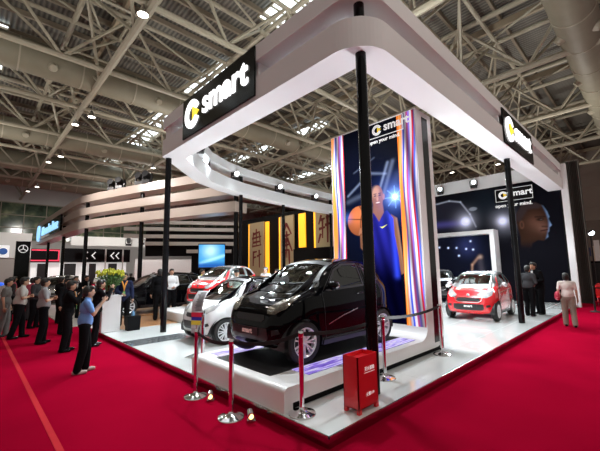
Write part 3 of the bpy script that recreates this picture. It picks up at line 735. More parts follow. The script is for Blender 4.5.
def build_car(name, label, loc, rz, sp, paint, trim, lampm, rimm, glass, seatm=None, sideglass=None, scale=(1, 1, 1), group=None):
    e = empty(name, loc, rz, label=label, cat='car', group=group); e.scale = scale
    bm = car_body_mesh(sp); bvh = BVHTree.FromBMesh(bm); L = sp['L']
    ar = sp['arch']; cut = []
    win = sp['win']; ws = sp['ws']
    for f_ in bm.faces:
        c = f_.calc_center_median()
        for ax_ in sp['ax']:
            if math.hypot(c.x - ax_, c.z - sp['R']) < ar and abs(c.y) > .42: cut.append(f_); break
        else:
            if glass is not M_black:
                if abs(c.y) > .3 and abs(f_.normal.y) > .4 and any(inpoly((c.x, c.z), w_) for w_ in win): cut.append(f_)
                elif f_.normal.x < -.2 and c.x < sp['wsx'] and inpoly((c.y, c.z), ws): cut.append(f_)
    bmesh.ops.delete(bm, geom=list(set(cut)), context='FACES')
    me = bpy.data.meshes.new('body_shell'); bm.to_mesh(me); bm.free(); me.materials.append(paint)
    o = bpy.data.objects.new('body_shell', me); COL.objects.link(o); o.parent = e
    # tridion / cell
    if sp.get('cell'):
        mb = MB()
        for s_ in ('side+', 'side-'):
            for poly in sp['cell']: MB().add(*decal(bvh, s_, poly, .006), True).build('safety_cell', trim, e)
        for poly in sp.get('cell_front', []): mb.add(*decal(bvh, 'front', poly, .006), True)
        MB().add(*strip(bvh, 'front', ws, .12, .006), True).build('windscreen_frame', trim, e)
        MB().add(*decal(bvh, 'top', sp['rooft'], .007, .06), True).build('roof_panel', trim, e)
    # glazing
    for s_ in ('side+', 'side-'):
        for w_ in win:
            g_ = MB().add(*decal(bvh, s_, w_, .001), True).build('side_window', sideglass or glass, e)
            MB().add(*strip(bvh, s_, w_, .035, .008)).build('window_seal', M_dark, g_)
    g_ = MB().add(*decal(bvh, 'front', ws, .002), True).build('windscreen', glass, e)
    MB().add(*strip(bvh, 'front', ws, .05, .009)).build('windscreen_seal', M_dark, g_)
    wp = MB()
    for (a, b) in (((.42, sp['wz']), (.0, sp['wz'] + .03)), ((-.08, sp['wz'] + .01), (-.5, sp['wz'] + .03))):
        p, q = project(bvh, 'front', *a, .02), project(bvh, 'front', *b, .02); wp.tube(p, q, .01, n=6)
    wp.build('wiper', M_dark, e)
    MB().add(*decal(bvh, 'rear', sp['rw'], .004), True).build('rear_window', M_black, e)
    # lamps, grille, plate
    for m_ in (sp['lampf'], mirror_y(sp['lampf'])):
        MB().add(*decal(bvh, 'front', m_, .008, .03), True).build('headlamp', lampm, e)
    mb = MB()
    for poly in sp['grille']: mb.add(*decal(bvh, 'front', poly, .006, .03), True)
    mb.build('grille', M_dark, e)
    if sp.get('chromebar'):
        mb = MB()
        for poly in sp['chromebar']: mb.add(*strip(bvh, 'front', poly, .018, .012, False))
        mb.build('grille_trim', M_chrome, e)
    for m_ in (sp['lampr'], mirror_y(sp['lampr'])):
        MB().add(*decal(bvh, 'rear', m_, .008, .03), True).build('tail_lamp', mat('tail_red', (.6, .01, .01), .2, emit=(1, .02, .02), es=.5, var=.02), e)
    for s_, sy in (('side+', 1), ('side-', -1)):
        # arch lips and wells
        for ax_ in sp['ax']:
            lip = MB()
            pts = [(ax_ + (ar + .005) * math.cos(a), sp['R'] + (ar + .005) * math.sin(a)) for a in [math.radians(-12 + 204 * k_ / 26) for k_ in range(27)]]
            pts = [p for p in pts if p[1] > sp['lipz']]
            lip.add(*strip(bvh, s_, pts, .05, .012, False)); lip.build('wheel_arch', sp.get('archm') or paint, e)
        # door seam
        mb = MB(); mb.add(*strip(bvh, s_, sp['door'], .008, .009)); mb.build('door_gap', M_dark, e)
        if sp.get('crease'): MB().add(*strip(bvh, s_, sp['crease'], .016, .008, False)).build('crease_glint_strip', mat('glint_grey', (.35, .35, .38), .25, metal=.8, var=.05), e)  # pale metal strip imitating a highlight streak along the door crease
        h = sp['handle']; p = project(bvh, s_, h[0], h[1], .02); MB().ell(p, (.09, .018, .02), 12, 6).build('door_handle', sp.get('handm') or paint, e)
        m_ = sp['mirror']; p = project(bvh, s_, m_[0], m_[1], 0)
        q = Vector((p.x - .02, p.y + sy * .16, p.z + .05)); mm = MB().ell(q, (.075, .10, .075), 16, 10).tube(p, q, .025, .03); mm.build('wing_mirror', trim, e)
        MB().ell(q + Vector((.05, 0, 0)), (.03, .085, .06), 14, 8).build('mirror_glass', M_chrome, e)
        mb = MB(); mb.add(*strip(bvh, s_, sp['sill'], .07, .012, False)); mb.build('sill', M_dark, e)
    for ax_ in sp['ax']:
        for sy in (1, -1):
            W = float(cat(sp['w'], [ax_])[0]); make_wheel(e, ax_, sy * (W - .085), sp['R'], sp['R'], sy, rimm, sp.get('rimstyle', 0), sp.get('nsp', 7))
            mb = MB(); aa = [math.radians(-12 + 204 * q / 20) for q in range(21)]; r_ = ar + .01
            for q in range(20): c1_, s1_, c2_, s2_ = math.cos(aa[q]) * r_, math.sin(aa[q]) * r_, math.cos(aa[q + 1]) * r_, math.sin(aa[q + 1]) * r_; mb.add([(c1_, 0, s1_), (c2_, 0, s2_), (c2_, .34, s2_), (c1_, .34, s1_)], [(0, 1, 2, 3)]); mb.add([(0, .34, 0), (c1_, .34, s1_), (c2_, .34, s2_)], [(0, 1, 2)])
            mb.v = [(x + ax_, sy * (W - .03) - sy * y, z + sp['R']) for x, y, z in mb.v]; mb.build('wheel_well', M_dark, e)
    if seatm:
        for sy in (-.34, .34):
            x0 = sp['seatx']; mb = MB()
            mb.ell((x0 + .05, sy, .55), (.27, .24, .10)); mb.ell((x0 + .33, sy, .88), (.10, .24, .34), R=Matrix.Rotation(.25, 3, 'Y')); mb.ell((x0 + .43, sy, 1.24), (.055, .13, .10))
            mb.build('seat', seatm, e)
        MB().box(sp['seatx'] - .75, -.62, .55, sp['seatx'] - .45, .62, .93).build('dashboard', sp.get('dashm') or M_dark, e, bevel=.05)
        mb = MB(); c = Vector((sp['seatx'] - .33, .34, .93)); P = [c + Vector((.05 * math.sin(a), .18 * math.cos(a), .17 * math.sin(a))) for a in [2 * PI * k_ / 20 for k_ in range(21)]]
        mb.path(P, .014, 6); mb.tube(c, c + Vector((-.15, 0, -.05)), .03); mb.build('steering_wheel', M_dark, e)
        MB().box(.6, -.6, .3, L - .4, .6, .36).build('cabin_floor', M_dark, e)
        sp['bvh'] = bvh
    pl = sp['plate']; p = project(bvh, 'front', 0, pl[1], .012)
    pt = MB().box(p.x - .012, -pl[0], pl[1] - .055, p.x + .02, pl[0], pl[1] + .055).build('number_plate', sp.get('platem') or M_dark, e)
    if sp.get('platetext'): txt(sp['platetext'], .11, sp.get('ptm') or M_pw, 'plate_text', pt, (p.x - .016, 0, pl[1]), ROT_X, .002, .002)
    if sp.get('badge'): b = project(bvh, 'front', 0, sp['badge'], .01); MB().tube(b, b + Vector((-.02, 0, 0)), .045, n=18).build('badge', M_chrome, e)
    return e

def smart_spec():
    return dict(L=2.70, R=.30, arch=.355, ax=(.44, 2.31), lipz=.30,
        top=[(0, .52), (.03, .70), (.10, .82), (.25, .92), (.45, 1.0), (.60, 1.05), (.68, 1.09), (.95, 1.33), (1.15, 1.455), (1.35, 1.52), (1.65, 1.545), (2.0, 1.53), (2.25, 1.47), (2.40, 1.36), (2.52, 1.12), (2.62, .92), (2.68, .72), (2.70, .62)],
        bot=[(0, .40), (.04, .27), (.15, .20), (.5, .17), (2.2, .17), (2.5, .22), (2.64, .30), (2.70, .42)],
        w=[(0, .42), (.03, .56), (.10, .67), (.25, .74), (.45, .775), (.8, .765), (1.3, .765), (1.9, .77), (2.3, .785), (2.5, .755), (2.62, .68), (2.68, .58), (2.70, .48)],
        wr=[(0, .4), (.6, .68), (.9, .64), (1.2, .60), (1.8, .585), (2.2, .58), (2.45, .60), (2.7, .5)],
        belt=[(0, .6), (.3, .85), (.6, .95), (1.2, .97), (2.0, 1.03), (2.7, 1.05)],
        win=[[(.93, 1.02), (1.20, 1.33), (1.42, 1.425), (1.80, 1.435), (1.84, 1.06)], [(1.97, 1.09), (1.93, 1.42), (2.13, 1.38), (2.30, 1.16)]],
        ws=[(-.66, 1.09), (-.61, 1.20), (-.53, 1.43), (-.3, 1.465), (0, 1.475), (.3, 1.465), (.53, 1.43), (.61, 1.20), (.66, 1.09), (.3, 1.06), (0, 1.055), (-.3, 1.06)], wsx=1.4, wz=1.10,
        rw=[(-.45, 1.15), (-.42, 1.38), (.42, 1.38), (.45, 1.15)],
        lampf=[(.40, .72), (.36, .80), (.50, .90), (.63, .98), (.68, .93), (.66, .80), (.55, .72)],
        grille=[[(-.36, .64), (-.34, .70), (.34, .70), (.36, .64), (.30, .60), (-.30, .60)], [(-.46, .38), (-.44, .52), (.44, .52), (.46, .38), (.38, .33), (-.38, .33)], [(.52, .42), (.52, .50), (.62, .52), (.64, .46)], [(-.64, .46), (-.62, .52), (-.52, .50), (-.52, .42)]],
        chromebar=[[(-.42, .73), (-.2, .715), (0, .71), (.2, .715), (.42, .73)], [(-.42, .73), (-.38, .62), (-.28, .575), (0, .57), (.28, .575), (.38, .62), (.42, .73)]],
        lampr=[(.50, .78), (.50, .88), (.62, .88), (.62, .78)],
        door=[(.86, .30), (.82, .98), (1.18, 1.36), (1.42, 1.46), (1.86, 1.47), (1.90, .60), (1.78, .30)], handle=(1.70, .93), mirror=(.95, 1.05),
        sill=[(.82, .24), (1.95, .24)], seatx=1.25, plate=(.26, .46), badge=.80,
        cell=[[(1.86, .62), (1.84, 1.05), (1.80, 1.44), (1.42, 1.43), (1.20, 1.335), (.93, 1.02), (.84, 1.02), (1.12, 1.40), (1.42, 1.505), (2.0, 1.51), (2.28, 1.40), (2.42, 1.18), (2.30, 1.16), (2.13, 1.38), (1.95, 1.42), (1.98, 1.05), (1.96, .62), (1.92, .30), (1.74, .20), (.84, .20), (.84, .30), (1.72, .30)]],
        rooft=[(1.22, -.53), (1.22, .53), (2.28, .53), (2.28, -.53)])

def paintm(name, col, rough=.18):
    return mat(name, col, rough, coat=1.0, var=.02, vs=3)
P_black = mat('black_car_lacquer', (.002, .002, .003), .05, spec=.18, var=.05)
P_red = paintm('red_car_lacquer', (.72, .012, .02)); P_white = paintm('white_car_lacquer', (.78, .80, .80)); P_silver = mat('silver_lacquer', (.62, .62, .64), .25, metal=.6, coat=1, var=.03)
M_hl = mat('headlamp_clear', (.75, .78, .8), .08, metal=.5, coat=1, var=.35, vs=18)
M_hld = mat('headlamp_dark', (.30, .28, .24), .12, metal=.7, coat=1, var=.8, vs=26)
M_leather = mat('dark_leather', (.03, .03, .035), .5, var=.2); M_redseat = mat('red_seat', (.5, .02, .02), .5, var=.1); M_beigeseat = mat('pale_seat', (.42, .45, .42), .6, var=.1)
M_rim = mat('alloy_rim', (.90, .92, .95), .22, metal=.2, coat=.5, var=.04)
M_wrim = mat('bright_rim', (.86, .87, .88), .3, metal=.4, coat=.6, var=.04)

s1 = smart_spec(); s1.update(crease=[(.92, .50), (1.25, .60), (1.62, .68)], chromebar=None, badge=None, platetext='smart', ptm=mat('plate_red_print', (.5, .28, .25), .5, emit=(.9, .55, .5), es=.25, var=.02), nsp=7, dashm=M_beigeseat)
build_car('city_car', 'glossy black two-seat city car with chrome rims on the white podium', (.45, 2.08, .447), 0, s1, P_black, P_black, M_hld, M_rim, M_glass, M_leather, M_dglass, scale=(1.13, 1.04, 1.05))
s2 = smart_spec(); s2.update(platem=M_dark, dashm=M_dark, nsp=8, chromebar=None)
build_car('city_car', 'white two-seat city car with black top and red interior, behind the black car', (1.12, 5.35, .143), 0, s2, P_white, P_black, M_hl, M_wrim, M_glass, M_redseat, scale=(1.05, 1.03, 1.0))
s3 = smart_spec(); s3.update(platetext='smart', ptm=M_pw, rimstyle=1, nsp=9, cell_front=[])
build_car('city_car', 'red two-seat city car with silver roof and pillars, at right in front of the portal', (8.75, 1.76, .143), math.radians(3), s3, P_red, P_silver, M_hl, M_rim, M_glass, M_leather, scale=(1.0, 1.0, 1.0))
# silver roof panel for the red car is part of it
# red open car on its plinth
s4 = smart_spec(); s4.update(platem=M_dark, rimstyle=1, nsp=9)
pl2 = empty('display_plinth', (4.2, 9.2, .144), label='low white plinth under the red car at the back left of the stage', cat='plinth')
MB().prism([(-1.9, -1.3), (1.9, -1.3), (1.9, 1.2), (-1.9, 1.2)], 'z', 0, .34).build('plinth_body', M_white, pl2, bevel=.05)
build_car('city_car', 'red two-seat city car with silver windscreen frame, on a low plinth behind the white car', (3.15, 9.15, .486), math.radians(12), s4, P_red, P_silver, M_hl, M_rim, M_glass, M_leather)
s5 = smart_spec(); s5.update(rimstyle=1, nsp=9)
build_car('city_car', 'dark city car half hidden behind the light tower, inside the portal', (13.6, 4.95, .143), math.radians(20), s5, P_black, P_silver, M_hl, M_rim, M_dglass, M_leather)

def suv_spec():
    return dict(L=4.6, R=.35, arch=.41, ax=(.85, 3.65), lipz=.36,
        top=[(0, .68), (.05, .88), (.3, .98), (.9, 1.06), (1.25, 1.12), (1.8, 1.48), (2.2, 1.62), (3.0, 1.66), (3.8, 1.60), (4.2, 1.38), (4.45, 1.10), (4.57, .95), (4.6, .8)],
        bot=[(0, .45), (.06, .3), (.3, .23), (4.2, .23), (4.55, .34), (4.6, .5)],
        w=[(0, .6), (.05, .76), (.2, .86), (.6, .91), (2, .92), (4, .91), (4.4, .86), (4.6, .7)], wr=[(0, .6), (1.2, .76), (2.1, .66), (3.6, .66), (4.6, .6)],
        belt=[(0, .75), (.8, .93), (1.4, 1.0), (3, 1.06), (4.6, 1.10)],
        win=[[(1.62, 1.08), (1.95, 1.40), (2.3, 1.53), (2.62, 1.55), (2.62, 1.10)], [(2.72, 1.11), (2.72, 1.55), (3.35, 1.53), (3.45, 1.14)], [(3.55, 1.15), (3.47, 1.50), (3.85, 1.44), (4.1, 1.2)]],
        ws=[(-.70, 1.15), (-.58, 1.50), (0, 1.56), (.58, 1.50), (.70, 1.15), (0, 1.12)], wsx=2.3, wz=1.15, rw=[(-.5, 1.2), (-.45, 1.5), (.45, 1.5), (.5, 1.2)],
        lampf=[(.52, .72), (.50, .86), (.80, .90), (.82, .78)], grille=[[(-.40, .55), (-.44, .85), (.44, .85), (.40, .55)], [(-.6, .34), (-.6, .46), (.6, .46), (.6, .34)]],
        chromebar=[[(-.42, .64), (.42, .64)], [(-.43, .72), (.43, .72)], [(-.44, .80), (.44, .80)]], lampr=[(.62, .85), (.62, 1.1), (.80, 1.1), (.80, .85)],
        door=[(1.5, .38), (1.5, 1.0), (1.9, 1.42), (2.3, 1.56), (2.67, 1.58), (2.67, .38)], handle=(2.45, 1.0), mirror=(1.66, 1.08), sill=[(1.3, .32), (3.2, .32)], seatx=2.2, plate=(.26, .5), badge=.68, rimstyle=1, nsp=9, handm=M_chrome, ax2=None)
P_silvercar = mat('silver_car_lacquer', (.42, .43, .45), .15, metal=.5, coat=1, var=.03)
build_car('estate_car', 'long black estate car on the wooden floor behind the left pole', (.85, 12.75, .144), math.radians(0), suv_spec(), P_black, P_black, M_hl, M_rim, M_dglass, M_leather)
build_car('estate_car', 'silver car far back at left, seen between the standing visitors', (.2, 17.9, .031), math.radians(75), suv_spec(), P_silvercar, P_silvercar, M_hl, M_rim, M_dglass, M_leather, scale=(1, 1, 1))
# ground plate under the neighbours
MB().box(-.3, 11.6, 0, 9.5, 27, .03).build('display_floor', mat('pale_floor', (.6, .55, .5), .15, var=.1, vs=1), label='pale glossy display floor of the neighbouring stand, behind the estate car', cat='floor plate')
MB().box(.6, 11.75, .03, 6.4, 14.9, .144).build('display_plinth', mat('wood_plinth', (.33, .16, .07), .3, var=.3, vs=3), label='low wooden plinth under the long black estate car', cat='plinth')

# ------------------------------------------------------------------ fire extinguisher box
fb = empty('fire_extinguisher_box', (.83, .185, .142), label='red metal fire extinguisher box with four feet standing near the stage corner', cat='fire extinguisher box')
hx, hy = .205, .115; h0, h1 = .055, .665
MB().box(-hx, -hy, h0, hx, -hy + .012, h1).box(-hx, hy - .012, h0, hx, hy, h1).box(-hx, -hy, h0, -hx + .012, hy, h1).box(hx - .012, -hy, h0, hx, hy, h1).box(-hx, -hy, h0, hx, hy, h0 + .012).build('box_body', M_redbox, fb)
MB().box(-hx + .01, -hy + .01, h1 - .06, hx - .01, hy - .01, h1 - .05).build('recessed_lid', M_redbox, fb)
for sx in (-1, 1):
    for sy in (-1, 1): MB().box(sx * hx - (.055 if sx > 0 else 0), sy * hy - (.04 if sy > 0 else 0), 0, sx * hx + (.055 if sx < 0 else 0), sy * hy + (.04 if sy < 0 else 0), h0 + .005).build('foot', M_redbox, fb)
txt('灭火器箱', .052, M_pw, 'lettering', fb, (.03, -hy - .003, .50), ROT_Y, .001, .0)
txt('火警119', .048, M_pw, 'lettering', fb, (.03, -hy - .003, .20), ROT_Y, .001, .0)
MB().box(-.08, -hy - .003, .455, .14, -hy, .459).build('text_rule', M_pw, fb)

# ------------------------------------------------------------------ stanchions
def stanchion():
    e = empty('barrier_post', (0, 0, 0), cat='barrier post', group='chrome belt barrier posts round the podium')
    MB().lathe([(.17, 0), (.17, .012), (.165, .02), (.12, .032), (.05, .05), (.034, .065), (.0305, .09)], n=40).build('base', M_chrome, e)
    MB().lathe([(.0305, .06), (.0305, .91), (.001, .911)], n=28).build('post', M_chrome, e)
    MB().lathe([(.033, .905), (.036, .91), (.036, .965), (.03, .98), (.001, .982)], n=28).build('belt_head', M_chrome, e)
    return e
ST = stanchion()
SPOS = [((-.28, 1.43, 0), 'chrome barrier post on the red carpet before the front of the white podium'),
        ((-.25, 2.45, 0), 'chrome barrier post on the red carpet, left of the podium beside another post top'),
        ((.19, .60, .142), 'chrome barrier post at the stage corner left of the red box'),
        ((2.02, .60, .142), 'chrome barrier post just right of the red box'),
        ((4.06, .58, .142), 'chrome barrier post beside the foot of the light tower'),
        ((.42, 3.5, .142), 'chrome barrier post behind the left end of the podium')]
for i, (p, lb) in enumerate(SPOS):
    o = ST if i == 0 else place(ST, p); o.location = p; o['label'] = lb
def belt(a, b, label, sag=.06):
    a, b = Vector(a), Vector(b); mb = MB(); n = 14; P = []
    for i in range(n + 1):
        t = i / n; p = a + (b - a) * t; p.z -= sag * 4 * t * (1 - t); P.append(p)
    d = (b - a).normalized(); s_ = Vector((-d.y, d.x, 0)) * .002
    rings = [[p + s_ + Vector((0, 0, .025)), p - s_ + Vector((0, 0, .025)), p - s_ - Vector((0, 0, .025)), p + s_ - Vector((0, 0, .025))] for p in P]
    mb.loft(rings, True, False, True); return mb.build('barrier_belt', M_belt, label=label, cat='belt', group='black barrier belts')
H_ = .935
P = [Vector(p) + Vector((0, 0, H_)) for p, _ in SPOS]
def gap(a, b): d = (b - a).normalized() * .037; return a + d, b - d
for (i, j, lb) in ((5, 1, 'black belt between the two posts left of the podium'), (1, 0, 'black belt across the front of the podium between the carpet posts'), (0, 2, 'black belt from the carpet post to the corner post'), (2, 3, 'black belt passing behind the red box'), (3, 4, 'black belt running to the foot of the light tower')):
    a, b = gap(P[i], P[j]); belt(a, b, lb)

# small chrome floor lights
def flight():
    e = empty('floor_light', (0, 0, 0), cat='floor light', group='small chrome lights at the stage side')
    MB().box(-.05, -.05, 0, .05, .05, .02).tube((0, 0, .02), (0, 0, .07), .012).build('bracket', M_steel, e)
    MB().tube((-.07, 0, .075), (.05, .02, .09), .045, .04, n=18).build('lamp_body', M_chrome, e)
    MB().tube((-.072, 0, .075), (-.074, 0, .075), .032, n=16).build('lens', mat('warm_lens', (1, .8, .4), .3, emit=(1, .75, .3), es=2.5, var=.02), e)
    return e
FL = flight()
for i, (p, lb) in enumerate((((-.16, 2.15, 0), 'small chrome floor light between the two carpet posts'), ((-.14, 1.18, 0), 'small chrome floor light right of the front carpet post'))):
    o = FL if i == 0 else place(FL, p); o.location = p; o['label'] = lb; o.rotation_euler[2] = .9

# info card by the white car
ic = empty('info_card', (.62, 4.15, .142), .5, label='tilted grey information card with red blue and yellow stripes in front of the white car', cat='information stand')
MB().box(-.18, -.14, 0, .18, .14, .015).tube((0, 0, .015), (0, 0, .62), .015).build('stand', M_steel, ic)
def cardpt(t): # curve of the card
    if t < .45: return Vector((0, 0, .45 + t))
    a = (t - .45) / .6 * .8; return Vector((.16 * (1 - math.cos(a)) + .28 * a * a * .9, 0, .90 + .52 * math.sin(a)))
M_card = mat('card_grey', (.50, .48, .50), .4, var=.05); 
secs = [(0, .10, mat('card_mid_grey', (.33, .31, .33), .4, var=.05)), (.10, .17, M_card), (.17, .26, mat('card_yellow', (.75, .6, .05), .4, var=.03)), (.26, .33, mat('card_blue', (.03, .03, .4), .4, var=.03)), (.33, .42, mat('card_red', (.75, .02, .06), .4, var=.03)), (.42, 1.1, M_card)]
for (a, b, m_) in secs:
    n = max(2, int((b - a) / .04)); rings = []
    for i in range(n + 1):
        p = cardpt(a + (b - a) * i / n); rings.append([p + Vector((0, -.13, 0)), p + Vector((0, .13, 0)), p + Vector((.008, .13, 0)), p + Vector((.008, -.13, 0))])
    MB().loft(rings, True, False, True).build('card_band', m_, ic)
mb = MB()
for i in range(16):
    p = cardpt(.47 + i * .037); mb.box(p.x - .006, -.10, p.z - .006, p.x - .002, .02 + .06 * random.random(), p.z + .004)
mb.build('printed_text', mat('print_dark', (.08, .08, .09), .5, var=.05), ic)

# counter with flowers, black bin
ct = empty('counter', (.22, 8.72, .142), label='white counter box at the left stage edge carrying the flowers', cat='counter')
MB().box(-.25, -.15, 0, .25, .35, 1.0).build('counter_body', M_white, ct, bevel=.012)
MB().box(-.28, -.18, 1.0, .28, .38, 1.03).build('counter_top', M_white, ct)
def flowers(loc, label, s_=1.0, n=46):
    e = empty('flower_vase', loc, label=label, cat='flowers', group=None)
    MB().lathe([(.001, 0), (.09 * s_, 0), (.10 * s_, .2 * s_), (.12 * s_, .42 * s_), (.11 * s_, .42 * s_), (.09 * s_, .22 * s_), (.001, .05)], n=24).build('vase', mat_glass('vase_glass', (.7, .75, .72), .2), e)
    st_ = MB(); fl = MB(); lf = MB()
    for i in range(n):
        a = random.random() * 6.28; r = .34 * s_ * math.sqrt(random.random()); top = Vector((r * math.cos(a), r * math.sin(a), s_ * (.78 + .12 * random.random()) - r * .25)); b0 = Vector((r * .2 * math.cos(a), r * .2 * math.sin(a), .1))
        st_.tube(b0, top, .006, n=4)
        for q in range(3): fl.ell(top + Vector((random.uniform(-.04, .04), random.uniform(-.04, .04), random.uniform(-.03, .05))) * s_, (.026 * s_, .026 * s_, .04 * s_), 7, 5)
        for q in range(5):
            t = .35 + .5 * random.random(); c = b0 + (top - b0) * t; d = Vector((random.uniform(-1, 1), random.uniform(-1, 1), .4)).normalized(); w_ = d.orthogonal().normalized() * .022 * s_; l = d * .15 * s_
            lf.add([c, c + l * .5 + w_, c + l, c + l * .5 - w_], [(0, 1, 2, 3)])
    st_.build('stems', M_green, e); fl.build('blossoms', M_yel, e); lf.build('leaves', M_green, e)
    return e
flowers((.22, 8.82, 1.172), 'big bunch of yellow-green flowers in a glass vase on the white counter', 1.0, 60).scale = (1.15, 1.15, .85)
bn = empty('waste_bin', (.78, 8.45, .142), label='small dark bin on the stage right of the white counter', cat='bin')
MB().prism([(-.17, 0), (.17, 0), (.19, .42), (-.19, .42)], 'y', -.13, .13).build('bin_body', M_blackm, bn, bevel=.01)
MB().lathe([(.045, .40), (.045, .47), (.03, .53), (.03, .56), (.001, .56)], n=16).build('bottle', mat('blue_bottle', (.15, .35, .6), .2, var=.05), bn, label='blue bottle')

# ------------------------------------------------------------------ people
def bake(mb, vox, name, m, extra=None, smooth=6):
    me = mb.mesh(name, m); t = bpy.data.objects.new('tmp', me); COL.objects.link(t)
    r = t.modifiers.new('r', 'REMESH'); r.mode = 'VOXEL'; r.voxel_size = vox; r.use_smooth_shade = True
    s_ = t.modifiers.new('s', 'SMOOTH'); s_.iterations = smooth; s_.factor = .5
    dg = bpy.context.evaluated_depsgraph_get(); out = bpy.data.meshes.new_from_object(t.evaluated_get(dg)); bpy.data.objects.remove(t); bpy.data.meshes.remove(me)
    if extra:
        bm = bmesh.new(); bm.from_mesh(out); e2 = extra.mesh('x', m); bm.from_mesh(e2); bm.to_mesh(out); bm.free(); bpy.data.meshes.remove(e2)
    out.polygons.foreach_set('use_smooth', [True] * len(out.polygons))
    out.name = name
    if not out.materials: out.materials.append(m)
    return out
ARMS = {  # elbow, wrist for right side (y negative side mirrored for left), relative coords in 1.70 m figure
    'down': ((.00, .23, 1.13), (.06, .25, .88)),
    'fold': ((.05, .25, 1.12), (.22, -.02, 1.15)),
    'camera': ((.17, .20, 1.20), (.28, .06, 1.46)),
    'phone': ((.13, .21, 1.15), (.28, .08, 1.38)),
    'front': ((.03, .23, 1.12), (.22, .06, 1.04)),
    'hip': ((-.03, .27, 1.14), (.10, .17, 1.0)),
    'bag': ((-.05, .24, 1.14), (.12, .20, 1.05)),
}
def V3(t): return Vector(t)
def person(name_label, loc, rz, H=1.7, arms=('down', 'down'), top='shirt', topm=None, botm=None, shoem=None, step=.0, lean=.0, hair='short', extras=(), bulk=1.0, vox=.016, skirt=False, hood=None, group=None, headpitch=0.0):
    e = empty('person', loc, rz, label=name_label, cat='person', group=group); k_ = H / 1.7; e.scale = (k_, k_, k_)
    B = MB(); ex = MB()
    lx = lambda z: lean * max(0, z - .9)
    def Q(x, y, z): return Vector((x + lx(z), y, z))
    hip = {}; kn = {}; an = {}
    for s_ in (1, -1):
        hip[s_] = Q(0, .095 * s_, .90); kn[s_] = Vector((.03 + step * s_ * .5, .10 * s_, .48)); an[s_] = Vector((-.02 + step * s_, .105 * s_, .085))
        B.caps(hip[s_], kn[s_], .082 * bulk, .055); B.caps(kn[s_], an[s_], .055, .036); B.caps(an[s_] + V3((0, 0, -.03)), an[s_] + V3((.14, 0, -.05)), .035, .028)
    B.ell(Q(0, 0, .95), (.115 * bulk, .155 * bulk, .11)); B.ell(Q(.005, 0, 1.10), (.10 * bulk, .135 * bulk, .14)); B.ell(Q(0, 0, 1.27), (.11 * bulk, .165, .16)); B.caps(Q(0, -.14, 1.39), Q(0, .14, 1.39), .055)
    B.caps(Q(0, 0, 1.38), Q(.015, 0, 1.51), .055, .05)
    hc = Q(.02, 0, 1.59); RH = Matrix.Rotation(headpitch, 3, 'Y')
    def HP(x, y, z): return hc + RH @ Vector((x, y, z))
    B.ell(hc, (.095, .076, .112)); B.ell(HP(.02, 0, -.055), (.065, .055, .06)); B.ell(HP(.097, 0, -.015), (.018, .013, .026)); B.ell(HP(-.005, .078, -.01), (.02, .01, .032)); B.ell(HP(-.005, -.078, -.01), (.02, .01, .032))
    sh = {}; el = {}; wr_ = {}
    for s_, a in ((1, arms[0]), (-1, arms[1])):
        E_, W_ = ARMS[a] if isinstance(a, str) else a
        sh[s_] = Q(0, .175 * s_, 1.385); el[s_] = Q(E_[0], E_[1] * s_, E_[2]); wr_[s_] = Q(W_[0], W_[1] * s_, W_[2] + (.03 if (a == 'fold' and s_ > 0) else 0))
        B.caps(sh[s_], el[s_], .050 * bulk, .038); B.caps(el[s_], wr_[s_], .038, .026)
        d = (wr_[s_] - el[s_]).normalized(); u = Vector((0, 0, 1)) if abs(d.z) < .7 else Vector((1, 0, 0)); side = d.cross(u).normalized()
        pc = wr_[s_] + d * .055; B.ell(pc, .036); B.caps(wr_[s_], wr_[s_] + d * .08, .028, .026)
        nrm = side.cross(d).normalized(); inw = Vector((0, -s_, 0)); bend = (inw - d * inw.dot(d)); bend = bend.normalized() if bend.length > .1 else side
        spread = d.cross(bend).normalized()
        for q in range(4):
            b0 = wr_[s_] + d * .085 + spread * (q - 1.5) * .018; l = (.038, .044, .042, .033)[q]
            b1 = b0 + d * l + bend * .008; b2 = b1 + (d * .5 + bend * .7).normalized() * l * .8; ex.caps(b0, b1, .0095, .009, 6); ex.caps(b1, b2, .009, .0075, 6)
        t0 = wr_[s_] + d * .04 + spread * .028; t1 = t0 + (d * .6 + spread * .7 + bend * .2).normalized() * .035; t2 = t1 + (d * .9 + bend * .4).normalized() * .028
        ex.caps(t0, t1, .011, .010, 6); ex.caps(t1, t2, .010, .008, 6)
    body = bpy.data.objects.new('body', bake(B, .013, 'body', M_skin, ex, 3)); COL.objects.link(body); body.parent = e
    # face
    F = MB()
    for s_ in (1, -1): F.ell(HP(.086, .030 * s_, .005), (.010, .014, .007), 8, 6)
    F.build('eyes', M_eye, body); MB().ell(HP(.082, 0, -.060), (.010, .024, .007), 8, 6).build('mouth', M_lip, body)
    # hair
    Hh = MB()
    Hh.ell(HP(-.026, 0, .030), (.100, .090, .102), 18, 12); Hh.ell(HP(-.048, 0, -.015), (.072, .082, .085), 16, 10); Hh.ell(HP(.03, 0, .085), (.075, .072, .045), 14, 8)
    if hair == 'bob': Hh.ell(HP(-.035, 0, -.02), (.085, .095, .12), 16, 10)
    if hair == 'long': Hh.ell(HP(-.05, 0, -.05), (.07, .088, .17), 16, 10)
    if hair != 'none': Hh.build('hair', M_hair, e)
    if hood: MB().ell(HP(-.005, 0, .055), (.105, .092, .07), 16, 10).ell(HP(.09, 0, .045), (.07, .07, .012), 12, 6).build('cap', hood, e)
    # trousers
    T = MB(); g_ = .016
    for s_ in (1, -1): T.caps(hip[s_] + V3((0, 0, .02)), kn[s_], .082 * bulk + g_ + .006, .055 + g_ + .012); T.caps(kn[s_], an[s_] + V3((0, 0, -.01)), .055 + g_ + .012, .036 + g_ + .022)
    T.ell(Q(0, 0, .95), (.115 * bulk + g_, .155 * bulk + g_, .11 + g_))
